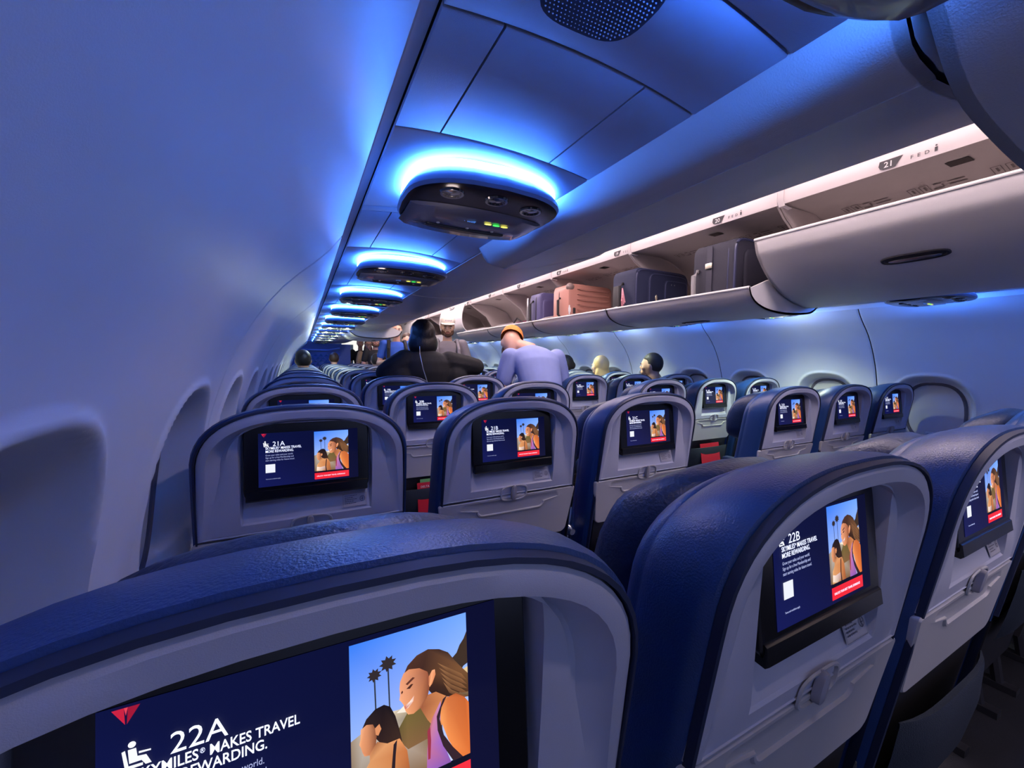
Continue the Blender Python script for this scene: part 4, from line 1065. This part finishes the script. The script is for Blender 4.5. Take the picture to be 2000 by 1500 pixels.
for i in range(4): rib.tube([(-W/2-.034,-.03,.20-.01*i),(-W/2-.045-.004*i,-.05,.17-.02*i),(-W/2-.035,-.06+.01*i,.10-.01*i)], .0045, 6)
obj('ribbon_tag', rib.mesh('ribbon_tag', mat('ribbon', (.6,.25,.30), .7)), r)
r, W, T, H = case('suitcase', 'copper hard-shell suitcase with horizontal ribs in the open bin', 1.985, 2.46, 2.60, 2.84, 1.445, 1.80, m_rose)
for i in range(7): front_panel(r, 'rib', -.15, .20, .035+.044*i, .060+.044*i, T, m_rose, .010, 3)
piping_rect(r, 'seam', -W/2+.004, W/2-.004, .006, H-.006, .02, m_rub, .007)
obj('corner_guard', MB().ell((-W/2+.03,-T/2+.02,H-.03), (.040,.030,.034), 14, 8).mesh('corner_guard', mat('corner', (.18,.13,.12), .4)), r)
front_panel(r, 'lock_plate', -.19, -.165, .10, .15, T, m_rub, .008, 5); front_panel(r, 'sticker', -.232, -.218, .09, .17, T-.004, m_white, .003, 5)
obj('carry_handle', MB().tube([(-W/2,.0,.08),(-W/2-.025,0,.10),(-W/2-.027,0,.22),(-W/2,0,.24)], .010, 8).mesh('carry_handle', m_rub), r)
r, W, T, H = case('suitcase', 'purple suitcase with black handle, leftmost in the bin beyond the copper case', 1.985, 2.40, 3.06, 3.26, 1.445, 1.79, m_pur)
piping_rect(r, 'seam', -W/2+.004, W/2-.004, .006, H-.006, -.03, m_rub, .009); front_panel(r, 'front_pocket', -.18, .18, .03, .28, T, m_pur)
obj('carry_handle', MB().tube([(-W/2,.02,.06),(-W/2-.035,.02,.09),(-W/2-.037,.02,.24),(-W/2,.02,.27)], .012, 8).mesh('carry_handle', m_rub), r)
obj('pull_handle', MB().tube([(-W/2-.004,.07,.03),(-W/2-.03,.08,.06),(-W/2-.03,.08,.30),(-W/2-.004,.07,.32)], .010, 8).mesh('pull_handle', mat('alu', (.5,.5,.5), .3, 1)), r)
r, W, T, H = case('suitcase', 'dark charcoal suitcase with buckled strap, half behind the nearest bin door', 1.985, 2.45, 1.12, 1.38, 1.445, 1.80, m_nv2)
piping_rect(r, 'piping', -W/2+.004, W/2-.004, .008, H-.008, -T/2+.004, m_pip, .007); piping_rect(r, 'piping', -W/2+.002, W/2-.004, .008, H-.008, -T/2+.04, m_pip, .005)
front_panel(r, 'front_pocket', -.17, .2, .02, .30, T, m_nv2)
obj('buckle_strap', MB().box(-W/2-.006,-W/2-.001,.00,.035,.05,.33).mesh('buckle_strap', mat('strap_dark', (.03,.03,.05), .7), False), r)
obj('buckle', rbox(.01,.04,.03,.003).xf(Matrix.Translation((-W/2-.010,.017,.225))).mesh('buckle', m_zip), r)
obj('carry_handle', MB().tube([(-W/2,.09,.05),(-W/2-.035,.09,.08),(-W/2-.037,.09,.18),(-W/2,.09,.21)], .013, 8).mesh('carry_handle', mat('handle_grey', (.25,.24,.25), .6)), r)
wb = empty('shoulder_bag', (2.25, 3.78, 1.45))
b = MB().ell((0,0,.06), (.16,.20,.085), 20, 12); obj('body', fuse(b, 'bag_body', cloth('plum', (.16,.04,.08)), .01, 2), wb)
obj('strap', MB().tube([(-.10,-.12,.10),(-.14,-.03,.16),(-.12,.08,.12)], .008, 8).mesh('strap', m_rub), wb); tag(wb, 'plum soft bag lying in the open bin beyond the purple suitcase', 'bag')

# ------------------------------------------------------------------ reading lamps that are switched on, and added fill beams
def lamp(x, y, e, glow, ang=2.25, col=READ):
    """a lit reading lamp or added fill: downward beam plus added bin glow"""
    l = D.lights.new('reading_or_fill_beam', 'SPOT'); l.energy = e; l.color = col; l.spot_size = ang; l.spot_blend = .7; l.shadow_soft_size = .012
    o = D.objects.new('reading_or_fill_beam', l); COL.objects.link(o); o.location = (x, y, 1.440)
    g = D.lights.new('reading_or_fill_spill', 'POINT'); g.energy = glow; g.color = col; g.shadow_soft_size = .012
    o = D.objects.new('reading_or_fill_spill', g); COL.objects.link(o); o.location = (x, y, 1.425)
m_on = mat('lamp_on', (1,1,.9), .4, emit=(.95,1,.8), es=12)
def lit_pod(side, k, lamps, e):
    for i in lamps:
        x = (PX if side == 1 else 2*XC-PX) + (-.085,0,.085)[i]; y = PY+P*k-(.058,.068,.058)[i]
        lamp(x, y, e, .6 if side == -1 else .9)
for k in (1, 3, 4, 5, 6, 7, 8, 9): lit_pod(-1, k, (0, 2), 16 if k == 1 else 13)
for k, e in ((-1, 1.5), (0, 2.2), (1, 3)):      # added fill beams brightening the lower left wall and window seats
    lamp(PX-.088, PY+P*k-.094, e, .05, 2.5, (1,.80,.76))
for k in (5, 6, 7, 8, 9): lit_pod(1, k, (0, 2), 10)
